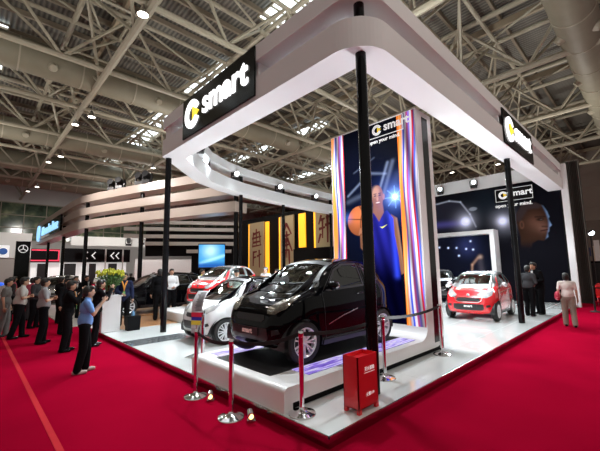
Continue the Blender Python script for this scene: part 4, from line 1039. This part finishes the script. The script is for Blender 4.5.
    o = bpy.data.objects.new('trousers', bake(T, vox, 'trousers', botm or M_black, None, 4)); COL.objects.link(o); o.parent = e
    # top
    S = MB(); jac = top == 'jacket'; g_ = .020 if jac else .016
    hz = .84 if jac else .90
    S.ell(Q(0, 0, hz + .12), (.12 * bulk + g_ + .008, .158 * bulk + g_ + .008, .17 + g_)); S.ell(Q(.0, 0, 1.10), (.105 * bulk + g_, .142 * bulk + g_, .16)); S.ell(Q(0, 0, 1.27), (.112 * bulk + g_, .165 + g_, .165)); S.caps(Q(0, -.14, 1.385), Q(0, .14, 1.385), .055 + g_); S.caps(Q(0, 0, 1.38), Q(.006, 0, 1.455), .068, .062)
    for s_ in (1, -1):
        m_ = sh[s_] + (el[s_] - sh[s_]) * (1 if top != 'tee' else .72)
        S.caps(sh[s_], m_, .050 * bulk + g_, .040 + g_)
        if top != 'tee': S.caps(el[s_], wr_[s_] - (wr_[s_] - el[s_]).normalized() * .01, .039 + g_ * .9, .028 + g_ * .9)
    o = bpy.data.objects.new('jacket' if jac else 'shirt', bake(S, vox, 'top', topm, None, 4)); COL.objects.link(o); o.parent = e
    if jac and not hair == 'bob': MB().prism([(-.035, 1.43), (.035, 1.43), (0, 1.22)], 'x', lx(1.3) + .118 * bulk, lx(1.3) + .145 * bulk).build('shirt_front', mat('white_shirt_front', (.6, .6, .6), .7, var=.05), e)
    for s_ in (1, -1):
        f_ = MB(); a = an[s_]; f_.caps(V3((a.x - .045, a.y, .045)), V3((a.x + .15, a.y, .036)), .043, .036); f_.ell(V3((a.x + .05, a.y, .02)), (.14, .045, .02)); sm = bpy.data.objects.new('shoe', bake(f_, .012, 'shoe', shoem or M_black, None, 2)); COL.objects.link(sm); sm.parent = e
    for x in extras:
        if x == 'camera' or x == 'phone':
            c = (wr_[1] + wr_[-1]) / 2 + Vector((.06, 0, .06)); w_ = MB().obox(c, (.02 if x == 'camera' else .006, 0, 0), (0, .055 if x == 'camera' else .035, 0), (0, 0, .035 if x == 'camera' else .06))
            if x == 'camera': w_.tube(c, c + Vector((.06, 0, 0)), .028, n=14)
            w_.v = [tuple(v) for v in w_.v]; w_.build('camera_body' if x == 'camera' else 'phone', M_dark, e)
        if isinstance(x, tuple) and x[0] == 'lanyard':
            mb = MB(); A = Q(.10, .06, 1.44); C_ = Q(.165, 0, 1.12); D = Q(.10, -.06, 1.44); mb.path([A, Q(.15, .03, 1.3), C_], .009, 6); mb.path([D, Q(.15, -.03, 1.3), C_], .009, 6); mb.build('lanyard', x[1], e)
            MB().obox(C_ + Vector((.005, 0, -.06)), (.004, 0, 0), (0, .035, 0), (0, 0, .05)).build('badge_card', x[2], e)
        if isinstance(x, tuple) and x[0] == 'scarf':
            MB().path([Q(.10, .07, 1.43), Q(.14, .03, 1.32), Q(.16, 0, 1.2)], .022, 8).path([Q(.10, -.07, 1.43), Q(.14, -.03, 1.32), Q(.16, 0, 1.2)], .022, 8).build('scarf', x[1], e)
        if isinstance(x, tuple) and x[0] == 'handbag':
            mb = MB().ell(Q(-.02, .27, .98), (.17, .075, .14), 18, 12); mb.ell(Q(-.02, .27, .92), (.18, .08, .09), 18, 12); b_ = mb.build('handbag', x[1], e)
            MB().path([Q(.09, .24, 1.06), Q(.06, .19, 1.30), Q(0, .165, 1.44), Q(-.07, .19, 1.30), Q(-.11, .24, 1.06)], .012, 6).build('bag_strap', x[1], b_)
    return e
def fab(n, c, r=.9): return mat('cloth_' + n, c, r, spec=.08, var=.12, vs=14, bump=.15)
C_black = fab('black', (.005, .005, .006)); C_blue = fab('light_blue', (.16, .30, .62)); C_grey = fab('grey', (.30, .30, .31)); C_offw = fab('off_white', (.50, .49, .46)); C_white = fab('white', (.68, .69, .70))
C_dgrey = fab('dark_grey', (.05, .05, .055)); C_check = fab('grey_check', (.16, .16, .15)); C_pink = fab('pink', (.50, .10, .14)); C_yel = fab('yellow', (.60, .60, .08)); C_navy = fab('navy', (.015, .02, .05)); C_cream = fab('cream', (.66, .58, .54)); C_kh = fab('pale_trousers', (.27, .22, .18))
M_shoeg = mat('grey_pink_shoe', (.42, .32, .30), .6, var=.1); M_bag = mat('crimson_bag', (.42, .02, .05), .4, var=.1); M_orange = mat('orange_cloth', (.7, .28, .04), .7, var=.1); M_gb = mat('green_badge', (.15, .45, .12), .5, var=.05)
R = math.radians
person('person in a light blue shirt holding up a phone, nearest visitor on the carpet', (-1.17, 5.16, 0), R(-12), 1.60, ('phone', 'phone'), 'tee', C_blue, C_black, M_shoeg, .07, .04, 'short', ('phone',), .98)
person('person in a black suit taking a photo, behind the one in light blue', (-1.06, 7.45, 0), R(-15), 1.66, ('camera', 'camera'), 'jacket', C_black, C_black, None, .03, .06, 'short', ('camera', ('lanyard', M_orange, M_gb)), 1.0)
person('person in black with raised arms at the stage edge beside the one in light blue', (-.42, 7.6, 0), R(0), 1.66, ('phone', 'camera'), 'jacket', C_black, C_black, None, .05, .12, 'short', ('phone',), 1.0)
person('man in a grey short-sleeved shirt standing with folded arms on the carpet', (-1.33, 9.0, 0), R(-5), 1.72, ('fold', 'fold'), 'tee', C_grey, C_black, None, .05, -.02, 'short', (), 1.1)
person('man in an off-white shirt and black trousers, leftmost with folded arms', (-1.72, 10.5, 0), R(-8), 1.74, ('fold', 'fold'), 'tee', C_offw, C_black, None, .12, .10, 'short', (), 1.2)
person('person in grey checked trousers and grey top, at the left edge of the crowd', (-2.0, 11.2, 0), R(-20), 1.70, ('down', 'down'), 'tee', C_check, C_check, C_dgrey, .06, .05, 'short', (), 1.05)
person('person in a dark shirt standing farther back between the off-white and grey shirts', (-1.15, 12.4, 0), R(-30), 1.72, ('front', 'front'), 'shirt', C_dgrey, C_black, None, .05, .0, 'short', (), 1.1)
person('woman in a black suit behind the man in the grey shirt', (-.62, 10.2, 0), R(-60), 1.68, ('front', 'down'), 'jacket', C_black, C_black, None, .04, 0, 'long', (), .95)
person('person in pink seen far back between the left visitors', (-1.0, 14.8, 0), R(60), 1.66, ('down', 'hip'), 'tee', C_pink, C_dgrey, None, .04, 0, 'short', (), .95)
person('woman in a dark jacket with an orange scarf and green badge', (.78, 9.35, .142), R(-110), 1.68, ('down', 'front'), 'jacket', C_navy, C_black, None, .03, 0, 'bob', (('scarf', M_orange), ('lanyard', M_orange, M_gb)), .95)
person('man in black seen from behind beside the left canopy pole', (2.06, 9.75, .146), R(70), 1.78, ('down', 'front'), 'jacket', C_black, C_black, None, .05, 0, 'short', (), 1.08)
person('man in a white long-sleeved shirt right of the left canopy pole', (2.9, 10.72, .146), R(-100), 1.78, ('front', 'down'), 'shirt', C_white, C_black, None, .04, 0, 'short', (), 1.0)
person('person in a yellow top behind the red car on the plinth', (4.3, 10.9, .146), R(-60), 1.75, ('front', 'down'), 'tee', C_yel, C_black, None, .03, 0, 'short', (), .95)
person('person in white with a grey cap behind the white car', (3.8, 7.5, .146), R(-120), 1.72, ('front', 'front'), 'tee', C_white, C_black, None, .03, 0, 'short', (), 1.0, hood=C_dgrey)
person('person in a white shirt with a pale cap between the banner and the black car', (6.4, 9.2, .146), R(-160), 1.80, ('front', 'front'), 'shirt', C_white, C_black, None, .03, 0, 'short', (), 1.05, hood=C_grey)
person('person in a white top with bare black hair right of the two caps', (6.9, 9.0, .146), R(150), 1.70, ('front', 'front'), 'tee', C_white, C_black, None, .03, 0, 'short', (), 1.0)
person('woman in a cream top and pale trousers carrying a crimson handbag, walking away', (10.35, -.58, 0), R(15), 1.60, ('bag', 'down'), 'tee', C_cream, C_kh, M_black, .10, .03, 'bob', (('handbag', M_bag),), 1.05)
person('man in dark clothes right of the right canopy pole, bending towards the other', (11.72, .42, .142), R(150), 1.80, ('front', 'front'), 'jacket', C_black, C_black, None, .05, .20, 'short', (), 1.05)
person('man in a dark patterned top close to the right canopy pole', (11.02, .58, .142), R(-15), 1.70, ('front', 'front'), 'shirt', C_dgrey, C_black, None, .04, .08, 'short', (), 1.0)
# far visitors: copies of a few, each with its own clothes
pr1 = person('far visitor in a dark suit among the crowd behind the flowers', (.3, 13.9, 0), R(-70), 1.70, ('front', 'down'), 'jacket', C_black, C_black, None, .04, 0, 'short', (), 1.0, vox=.022)
pr2 = person('far visitor in a white shirt in the distant crowd right of the flowers', (3.2, 22.6, .03), R(-120), 1.70, ('down', 'fold'), 'tee', C_white, C_dgrey, None, .05, 0, 'short', (), 1.0, vox=.022)
far = [(pr1, (-.35, 12.9, 0), 30, C_black, None, 'far visitor in black between the grey shirt and the black suit'), (pr2, (-1.35, 18, 0), 10, C_pink, C_dgrey, 'far visitor in a pink top near the tall black sign tower'),
       (pr1, (-1.6, 15.2, 0), 200, C_dgrey, None, 'far visitor in dark grey below the tall black sign tower'), (pr2, (-2.2, 16.5, 0), 90, C_navy, None, 'far visitor in navy at the left edge of the hall'),
       (pr1, (.95, 15.2, 0), -60, C_black, None, 'far visitor in black left of the flowers, under the beige bands'), (pr2, (.35, 15.9, .03), 40, C_offw, None, 'far visitor in off-white left of the flowers'),
       (pr2, (3.2, 19, .03), 180, C_grey, None, 'far visitor in grey behind the estate car bonnet'), (pr1, (4.4, 20.2, .03), 90, C_black, None, 'far visitor in black behind the estate car windscreen'),
       (pr2, (4.4, 22.6, .03), 10, C_white, None, 'far visitor in white behind the estate car windscreen'), (pr1, (6.2, 21.3, .03), -40, C_dgrey, None, 'far visitor in dark grey left of the left pole'),
       (pr2, (7.6, 18.6, .03), 60, C_yel, None, 'far visitor in yellow-green above the estate car roof'), (pr1, (10.4, 20.4, 0), 60, C_navy, None, 'far visitor in navy under the blue screen'),
       (pr2, (11.5, 19.4, 0), 100, C_white, None, 'far visitor in white below the first banner'), (pr1, (-2.6, 18.4, 0), 120, C_black, None, 'far visitor in black beside the blue lit car display'),
       (pr2, (8.3, 24.3, .0), 10, C_pink, None, 'far visitor in pink near the blue screen')]
for (src, p, rz, tm, bmn, lb) in far:
    place(src, p, R(rz), lb, mats={'jacket': tm, 'shirt': tm, **({'trousers': bmn} if bmn else {})})

# ------------------------------------------------------------------ neighbouring stand: stepped beige bands
nb = empty('banded_canopy', (2.7, 26, 5.0), label='beige canopy of three stepped bands with a glowing blue sign at its far left end', cat='canopy')
def nbuild(mb, name, m, **kw):
    mb.v = [(x - 2.7, y - 26, z - 5.0) for x, y, z in mb.v]; return mb.build(name, m, nb, **kw)
pth = [(7.25, 12.95), (5.4, 18.0), (4.6, 20.2), (3.2, 24.6), (2.72, 26.6), (2.6, 29), (2.55, 35), (2.44, 47)]
inn = [(8.2, 13.2), (6.35, 18.3), (5.55, 20.5), (4.15, 24.9), (3.72, 26.7), (3.6, 29), (3.55, 35), (3.44, 47)]
for (z0, z1) in ((5.0, 5.55), (5.97, 6.48), (6.9, 7.42)):
    mb = MB(); band(mb, pth, inn, z0, z1); nbuild(mb, 'band', M_beige)
for p in ((3.1, 26.2), (4.95, 20.3), (7.55, 13.3), (3.0, 34), (2.95, 42)): nbuild(MB().tube((*p, .03), (*p, 7.1), .13, n=16), 'pole', M_black)
sg = empty('blue_sign', (-.3, 12.0, 2.4)); sg.parent = nb
nbuild(MB().box(2.36, 32, 5.35, 2.5, 45.5, 6.75), 'sign_panel', M_black)
t_ = txt('Mercedes-Benz', 1.2, M_blueletter, 'sign_lettering', nb, (2.33 - 2.7, 37.6 - 26, 6.05 - 5), ROT_X, .04, .02, sx=1.2)
mb = MB(); c = Vector((2.33, 44.6, 6.1))
for k_ in range(24):
    a, b = 2 * PI * k_ / 24, 2 * PI * (k_ + 1) / 24; mb.tube(c + Vector((0, .8 * math.cos(a), .8 * math.sin(a))), c + Vector((0, .8 * math.cos(b), .8 * math.sin(b))), .09, n=6)
for k_ in range(3): a = PI / 2 + 2 * PI * k_ / 3; mb.tube(c, c + Vector((0, .8 * math.cos(a), .8 * math.sin(a))), .09, n=6)
nbuild(mb, 'star_emblem', M_blueletter)
bpy.data.objects.remove(sg)
# spotlights on bands
for i, (p, lb) in enumerate((((3.9, 23.2, 7.42), 'left one of the dark spotlights on top of the beige bands'), ((4.15, 22.3, 7.42), 'second dark spotlight from the left on top of the beige bands'), ((4.75, 20.3, 7.42), 'third dark spotlight from the left on top of the beige bands'), ((4.95, 19.6, 7.42), 'rightmost dark spotlight on top of the beige bands'))):
    o = place(SP, p, 2.2, lb, group='spotlights on the beige bands', scale=(1.7, 1.7, 1.7))
    for ch in o.children:
        if ch.name.startswith('lens'):
            for sl in ch.material_slots: sl.link = 'OBJECT'; sl.material = M_dark
# tall black sign tower with star emblem
tw = empty('sign_tower', (-.93, 20.3, 0), label='tall narrow black sign tower with a white three-pointed star emblem', cat='sign tower')
MB().box(-.30, -.1, 0, .30, .1, 3.5).build('tower_body', M_black, tw)
mb = MB(); c = Vector((0, -.13, 3.1))
for k_ in range(24):
    a, b = 2 * PI * k_ / 24, 2 * PI * (k_ + 1) / 24; mb.tube(c + Vector((.19 * math.cos(a), 0, .19 * math.sin(a))), c + Vector((.19 * math.cos(b), 0, .19 * math.sin(b))), .018, n=6)
for k_ in range(3): a = PI / 2 + 2 * PI * k_ / 3; mb.tube(c, c + Vector((.19 * math.cos(a), 0, .19 * math.sin(a))), .02, n=6)
mb.build('star_emblem', M_pw, tw)
tw.rotation_euler[2] = R(0)

# backdrops of far stands (left)
def rotwall(name, label, cx, cy, rz, W, z0, z1, m, th=.2, cat_='partition wall', **kw):
    e = MB().box(-W / 2, 0, z0, W / 2, th, z1).build(name, m, loc=(cx, cy, 0), label=label, cat=cat_, **kw); e.rotation_euler = (0, 0, rz); return e
w1 = rotwall('exhibition_wall', 'grey low wall below the white fascia at the far left', -1.7, 55, 0, 9, 0, 3.7, mat('warm_grey_wall', (.33, .31, .29), .6, var=.05), .3)
f1 = rotwall('stand_fascia', 'long white fascia with two square logo boards at the far left', -1.7, 54.9, 0, 9, 3.72, 7.0, M_wallw, .3, 'fascia')
for i, x in enumerate((2.15, .0)):
    b = MB().box(-.58, 0, 0, .58, .1, 1.55).build('logo_board', mat('white_board', (.8, .8, .8), .5, emit=(.9, .95, 1), es=.35, var=.02), loc=(x, 54.75, 3.78), label='square white board with a blue round emblem, ' + ('beside the black sign tower' if i == 0 else 'left one at the picture edge'), cat='sign')
    MB().lathe([(.001, -.03), (.42, -.03), (.42, 0)], (0, 0, .78), 'y', 24).build('round_emblem', mat('emblem_blue', (.03, .12, .45), .4, var=.05), b)
w2 = rotwall('dark_stand', 'black stand front outlined in red light behind the beige canopy', 4.4, 55, 0, 3.2, 3.2, 5.0, M_blackm, .3, 'exhibition stand')
M_redneon = mat('red_neon', (.8, .05, .1), .4, emit=(1, .05, .12), es=.7, var=.01)
for nb_ in ((-1.55, 3.35, 1.55, 3.5), (-1.55, 4.75, 1.55, 4.9), (1.43, 3.35, 1.57, 4.9)): MB().box(nb_[0], -.06, nb_[1], nb_[2], 0, nb_[3]).build('neon_tube', M_redneon, w2)
w3 = rotwall('dark_stand', 'black stand front with white arrow marks, right of the red outlined one', 10.7, 54.8, 0, 8.9, 3.2, 5.15, M_blackm, .3, 'exhibition stand')
for x in (-1.6, -.6, 1.9, 2.6):
    MB().obox((x, -.05, 4.4), (.24, 0, .28), (.05, 0, -.05), (0, .02, 0)).obox((x, -.05, 3.95), (.24, 0, -.28), (.05, 0, .05), (0, .02, 0)).build('arrow_mark', M_pw, w3)
for x in (-1.9, .9, 3.3): MB().box(x, -.08, 0, x + .2, 0, 5.2).build('upright', M_wallw, w3)
rotwall('exhibition_wall', 'bright white wall below the black stand fronts', 9, 56, 0, 12, 0, 3.15, mat('self_glowing_white_wall', (.75, .75, .75), .5, emit=(1, .98, .95), es=.5, var=.25, vs=.5), .3)  # wall's own emission stands in for light falling on it
for i, (x, z, w_) in enumerate(((4.2, 3.0, 1.1), (7.4, 3.0, 1.4), (10.2, 3.0, .9), (12.9, 3.0, 1.2))):
    rotwall('partition_board', 'dark board standing before the bright white wall, number ' + ('one', 'two', 'three', 'four')[i] + ' from the left', x, 55.4, 0, w_, 0, z, M_dark, .1, 'partition board')
rotwall('stand_fascia', 'pale fascia ring above the black stand fronts, right of the beige canopy', 15, 50, R(-8), 17, 5.35, 6.6, M_wallw, .3, 'fascia')
rotwall('exhibition_wall', 'white panel wall between the flowers and the slatted wall', 17.5, 47, R(-8), 8, 0, 3.4, mat('white_wall_b', (.7, .7, .7), .5, var=.1), .3)
for i, (x, z) in enumerate(((12.3, 5.2), (14.0, 5.4), (16.4, 5.5), (18.7, 5.6))):
    o = place(SP, (x, 46.5, z), 2.8, 'far spotlight cluster above the pale fascia, ' + ('leftmost', 'second from left', 'third from left', 'rightmost')[i], group='far spotlights above the pale fascia', scale=(2.2, 2.2, 2.2))
    MB().tube((0, 0, .2), (0, 0, 4.0), .012, n=6).build('hanger_rod', M_dark, o)
for i, x in enumerate((-2.75, -2.25, -1.75)):
    e = MB().box(-.2, -.15, 0, .2, .15, 1.25).build('display_stand', M_wallw, loc=(x, 19.4 + .3 * i, 0), label='low white display stand with a blue glowing top at the left edge, ' + ('left one', 'middle one', 'right one')[i], cat='display stand', group='blue lit display stands')
    MB().ell((0, 0, 1.33), (.2, .14, .09)).build('blue_lamp', mat('blue_glow', (.05, .1, .8), .4, emit=(.05, .2, 1), es=.8, var=.02), e)
# striped wall + blue screen
sw = empty('striped_wall', (16, 30, 0), R(-28), label='black wall with horizontal white slats behind the blue screen', cat='partition wall')
MB().prism([(-7, 3.3), (-7, 6.4), (7, 6.4), (7, 0), (-2.5, 0), (-2.5, 3.3)], 'y', .1, .4).build('wall_panel', M_blackm, sw)
for i, (a, b, z) in enumerate(((-9, 3, 6.6), (-9, 3, 5.9), (-9, 2.2, 5.15), (-7, 2.0, 4.4), (-3, 1.6, 3.6))): MB().box(a, -.25, z, b, .1, z + .36).build('slat', M_wallw, sw)
for z in (6.4, 5.7, 5.0, 4.3, 3.6, 2.9, 2.2): MB().box(4.3, -.2, z, 6.0, .1, z + .3).build('slat', M_wallw, sw)
def screen_fn(u, v):
    img = np.zeros(u.shape + (3,)) + np.array((.05, .35, .75))
    img += (glow(u, v, .9, 1.3, .55))[..., None] * np.array((.5, .6, .4)) + linem(u, v, .1, .3, 2.5, 1.1, .12)[..., None] * np.array((.3, .5, .5))
    img = blend(img, 1 - sstep(v, .1, .6), (.02, .12, .45)); return img
sc = MB().box(-1.05, .0, -.98, 1.05, .15, .98).build('video_screen', M_dark, loc=(11.0, 22, 2.95), label='bright blue video screen in front of the slatted wall', cat='screen'); sc.rotation_euler = (0, 0, R(-30))
paint_panel('screen_picture', (-1.0, -.01, -.9), (2.0, 0, 0), (0, 0, 1.8), 60, 44, screen_fn, sc, 1.0)
MB().tube((0, .08, -2.95), (0, .08, -.95), .05).build('screen_post', M_steel, sc)

# banners
bwl = MB().box(17.4, 13.2, 0, 17.8, 27.5, 6.9).build('banner_wall', M_blackm, label='black wall with calligraphy banners and yellow light strips between canopy and tower', cat='partition wall')
M_ban = mat('banner_cloth', (.42, .33, .20), .8, var=.08, vs=3, bump=.1); M_ink = mat('dark_red_ink', (.16, .015, .012), .7, var=.2)
M_yl = mat('yellow_light_strip', (1, .6, .05), .4, emit=(1, .42, .02), es=1.1, var=.02)
def stroke(mb, pts, w0, w1, x):
    n = len(pts)
    for i in range(n - 1):
        (y0, z0), (y1, z1) = pts[i], pts[i + 1]; a = w0 + (w1 - w0) * i / (n - 1); b = w0 + (w1 - w0) * (i + 1) / (n - 1)
        d = Vector((y1 - y0, z1 - z0)).normalized(); nn = Vector((-d.y, d.x))
        mb.add([(x, y0 + nn.x * a, z0 + nn.y * a), (x, y0 - nn.x * a, z0 - nn.y * a), (x, y1 - nn.x * b, z1 - nn.y * b), (x, y1 + nn.x * b, z1 + nn.y * b)], [(0, 1, 2, 3)])
def banner(yc, W, z0, z1, strokes, label):
    e = empty('calligraphy_banner', (17.1, yc, z0), label=label, cat='banner')
    MB().box(-.06, -W / 2, 0, .06, W / 2, z1 - z0).build('banner_cloth', M_ban, e)
    mb = MB(); H = z1 - z0
    for s_ in strokes: stroke(mb, [(-(p[0] - .5) * W, p[1] * H) for p in s_[1]], s_[0] * 1.35, s_[0] * .8, -.075)
    mb.build('calligraphy', M_ink, e); return e
c1 = [(.09, [(.3, .78), (.75, .82)]), (.08, [(.2, .70), (.85, .73)]), (.08, [(.5, .88), (.5, .58)]), (.09, [(.25, .62), (.8, .64)]), (.08, [(.3, .82), (.25, .56)]), (.08, [(.72, .80), (.78, .58)]), (.07, [(.2, .55), (.85, .57)]), (.10, [(.3, .46), (.28, .18)]), (.09, [(.7, .48), (.72, .15)]), (.08, [(.3, .44), (.55, .45)]), (.08, [(.55, .36), (.85, .40)]), (.08, [(.3, .34), (.5, .35)])]
c2 = [(.10, [(.5, .88), (.25, .70)]), (.10, [(.5, .86), (.85, .68)]), (.09, [(.3, .66), (.75, .68)]), (.08, [(.5, .74), (.5, .30)]), (.10, [(.45, .62), (.15, .38)]), (.10, [(.55, .62), (.9, .40)]), (.08, [(.35, .50), (.7, .52)]), (.08, [(.35, .42), (.7, .43)]), (.10, [(.38, .4), (.3, .2)]), (.1, [(.66, .42), (.7, .12)])]
c3 = [(.09, [(.35, .85), (.2, .65)]), (.09, [(.3, .74), (.55, .77)]), (.08, [(.42, .78), (.4, .35)]), (.09, [(.2, .55), (.55, .58)]), (.10, [(.7, .85), (.68, .25)]), (.09, [(.55, .62), (.9, .66)]), (.08, [(.6, .78), (.88, .8)]), (.09, [(.3, .45), (.15, .25)])]
banner(24.2, 2.3, 1.2, 6.35, c1, 'tall beige banner with two dark red calligraphy characters, leftmost')
banner(19.75, 1.75, 1.2, 6.5, c2, 'beige banner with one long dark red character, middle of the three')
banner(15.3, 1.9, 2.9, 6.6, c3, 'shorter beige banner with a dark red character beside the light tower')
for i, (y, z0, z1, w_, lb) in enumerate(((25.6, 1.2, 6.35, .3, 'left of the two-character banner'), (22.75, .8, 6.3, .5, 'right of the two-character banner'), (20.85, 1.2, 6.5, .3, 'left edge of the middle banner'), (18.0, 3.6, 6.5, .8, 'wide one between the middle and right banners'), (16.45, 3.2, 6.6, .3, 'left edge of the right banner'))):
    MB().box(-.05, -w_ / 2, 0, .05, w_ / 2, z1 - z0).build('light_strip', M_yl, loc=(17.25, y, z0), label='glowing yellow light strip, ' + lb, cat='light strip', group='yellow light strips of the banner wall')
MB().box(16.0, 11.9, 0, 16.3, 17.8, 3.4).build('partition', M_blackm, label='low black partition in front of the banner wall, beside the light tower', cat='partition wall')

# ------------------------------------------------------------------ far right
cu = MB(); pts = []
for i in range(60): t = i / 59; pts.append((18.5 + .12 * math.sin(t * 60), -.38 + .62 * t))
rings = [[(x, y, 0), (x, y, 7.0), (x + .05, y, 7.0), (x + .05, y, 0)] for x, y in pts]
cu.loft(rings, True, True, True).build('curtain', mat('grey_curtain', (.20, .20, .18), .8, var=.2), label='tall dark grey curtain right of the stage end pillar', cat='curtain')
e = empty('flood_lamp', (19.4, -.42, 0), label='floodlight on a tall thin pole right of the curtain', cat='lamp')
MB().tube((0, 0, 0), (0, 0, 3.3), .03).build('pole', M_dark, e); MB().tube((.1, 0, 3.45), (-.15, -.05, 3.38), .13, .15).build('lamp_head', M_dark, e); MB().tube((-.155, -.05, 3.38), (-.165, -.05, 3.38), .12, n=18).build('lens', M_spot, e)
e = empty('kiosk', (23, -.75, 0), label='red topped kiosk at the far right edge beyond the woman', cat='kiosk')
MB().box(-.4, -1.5, 0, .6, .35, 1.1).build('counter_body', M_dark, e); MB().box(-.5, -1.6, 1.5, .6, .42, 1.98).build('red_board', M_redbox, e, label='red board')
for sy in (-1.5, .3): MB().tube((.3, sy, 1.1), (.3, sy, 1.5), .04).build('board_post', M_dark, e)
MB().box(30, -4, 0, 30.3, .55, 3.15).build('exhibition_wall', mat('cream_wall', (.62, .50, .38), .6, var=.05), label='cream wall panel at the right edge behind the red topped kiosk', cat='partition wall')
MB().box(28.8, .10, 0, 29.2, .38, 3.5).build('white_post', M_white, label='white upright post at the right edge of the hall', cat='post')
MB().box(26.0, .3, 2.35, 26.1, .75, 2.9).tube((26.1, .52, 0), (26.1, .52, 2.4), .04).build('blue_notice', mat('blue_board', (.02, .03, .10), .5, var=.1), label='small dark blue notice board on a post at the right', cat='sign')
MB().box(36, -4, 0, 36.3, 1.6, 5.6).build('exhibition_wall', mat('brown_wall', (.16, .13, .11), .6, var=.1), label='tall brown wall far behind the curtain and cream panel', cat='partition wall')
for i, (x, y) in enumerate(((18.3, -.75), (17.6, -1.15), (19.0, -1.3), (16.9, -.95))):
    e = empty('red_seat', (x, y, 0), .3 * i, label='red chair behind the belt barrier at right, ' + ('nearest to the curtain', 'second from the curtain', 'farthest back', 'nearest to the barrier')[i], cat='chair', group='red chairs at right')
    MB().box(-.25, -.25, .40, .25, .25, .48).build('seat', M_redbox, e, bevel=.02); MB().box(.2, -.25, .48, .26, .25, .95).build('backrest', M_redbox, e, bevel=.02)
    for sx in (-.22, .22):
        for sy in (-.22, .22): MB().tube((sx, sy, 0), (sx, sy, .4), .015, n=8).build('leg', M_chrome, e)
e = empty('equipment_rack', (20.4, -.45, 0), label='black equipment rack beside the curtain', cat='rack'); MB().box(-.3, -.35, 0, .3, .35, 2.0).build('rack_body', M_blackm, e); MB().box(-.31, -.3, .3, -.3, .3, 1.9).build('rack_front', M_dark, e)
# belt barrier at right
prev = None
for i, p in enumerate(((14.9, -.72, 0), (15.9, -1.6, 0), (16.9, -2.5, 0))):
    o = place(ST, p, 0, 'slim barrier post on the carpet beyond the woman, ' + ('left one', 'middle one', 'right one')[i], group='barrier posts at right')
    for ch in o.children:
        for sl in ch.material_slots: sl.link = 'OBJECT'; sl.material = M_dark
    q = Vector(p) + Vector((0, 0, H_))
    if prev is not None: a, b = gap(prev, q); belt(a, b, 'black belt beyond the walking woman, ' + ('left span' if i == 1 else 'right span'), .03)
    prev = q

# ------------------------------------------------------------------ lights
def area(loc, rot, sx, sy, e, col=(1, 1, 1), spread=PI):
    l = bpy.data.lights.new('area', 'AREA'); l.shape = 'RECTANGLE'; l.size = sx; l.size_y = sy; l.energy = e; l.color = col; l.spread = spread
    o = bpy.data.objects.new('stage_light', l); COL.objects.link(o); o.location = loc; o.rotation_euler = rot; return o
def spotl(loc, target, e, ang=70, col=(1, 1, 1), rad=.12, blend_=.6):
    l = bpy.data.lights.new('spot', 'SPOT'); l.energy = e; l.spot_size = R(ang); l.color = col; l.shadow_soft_size = rad; l.spot_blend = blend_
    o = bpy.data.objects.new('spot_light', l); COL.objects.link(o); o.location = loc; d = Vector(target) - Vector(loc); o.rotation_euler = d.to_track_quat('-Z', 'Y').to_euler(); return o
cool = (.88, .96, 1.0)
for (p, _, _), tgt, en in zip(spots, ((1.0, 4.5, 0), (2.0, 4.5, 0), (4, 6, 0), (7, 5, 0), (9, 4, 0), (10, 2.5, 0), (9, 1.5, 0)), (500, 500, 500, 600, 600, 700, 700)):
    spotl((p[0], p[1] - .3, p[2] + .15), tgt, en * 1.25, 85, cool)
for x, y in ((2.3, 2.5), (2.3, 5.5), (5, 3), (7, 5), (9, 2.5), (12, 3), (5, 8), (13, 1.5), (1.9, 8.3)): spotl((x, y, 6.0), (x, y, 0), 720, 120, cool, .2)
for p in lamps:
    spotl((p[0], p[1], p[2] - .1), (p[0], p[1], 0), 480, 150, (1, .93, .82), .25)
for (x, y) in ((-3, -3), (4, -6), (10, -6), (20, -6), (-3, 16)): spotl((x, y, 13.4), (x, y, 0), 650, 140, (1, .93, .84), .3)
# added unseen upward spots, without fixtures, to brighten the canopy underside
for (x, y) in ((2.6, 1.0 - .6), (5.4, .5), (7.6, .4), (14, .5), (1.0, 3.9), (1.3, 6.4), (6.5, 8.2), (10.5, 8.6)): spotl((x, y, .5), (x - .1, y, 5.5), 270, 130, (.95, .98, 1.0), .2)
# upward spots put in, with no lamp bodies, to brighten the roof
for (x, y) in ((-8, 16), (-4, 34), (9, 24), (14, 44), (24, 14), (34, 26), (30, 2), (44, 8), (9, 6)): spotl((x, y, 7.8), (x, y, 18), 1700, 165, (1, .96, .88), .5)
# spots aimed at the neighbouring stands, no lamp bodies modelled
spotl((4.0, 16, 6.8), (3.2, 13, 0), 500, 100, cool, .2); spotl((9, 16, 8), (17.2, 20, 3.6), 1300, 70, (1, .9, .75), .3)
spotl((-1, 22, 9), (4.0, 22, 6), 2200, 100, (1, .93, .88), .4); spotl((1, 14, 8.5), (5.5, 17, 6), 1200, 80, (1, .95, .92), .3)  # extra light put on the beige bands
spotl((4, 44, 11), (6, 55, 3), 4500, 100, (1, .97, .92), .4); spotl((14, 40, 10), (16, 48, 4), 3500, 90, (1, .97, .92), .4)  # added to brighten the far stands

w = bpy.data.worlds.new('world'); scn.world = w; w.use_nodes = True
bg = w.node_tree.nodes['Background']; bg.inputs[0].default_value = (1.0, .95, .86, 1); bg.inputs[1].default_value = .36
scn.view_settings.view_transform = 'Standard'; scn.view_settings.look = 'None'; scn.view_settings.exposure = 0; scn.view_settings.gamma = 1; scn.view_settings.use_curve_mapping = False
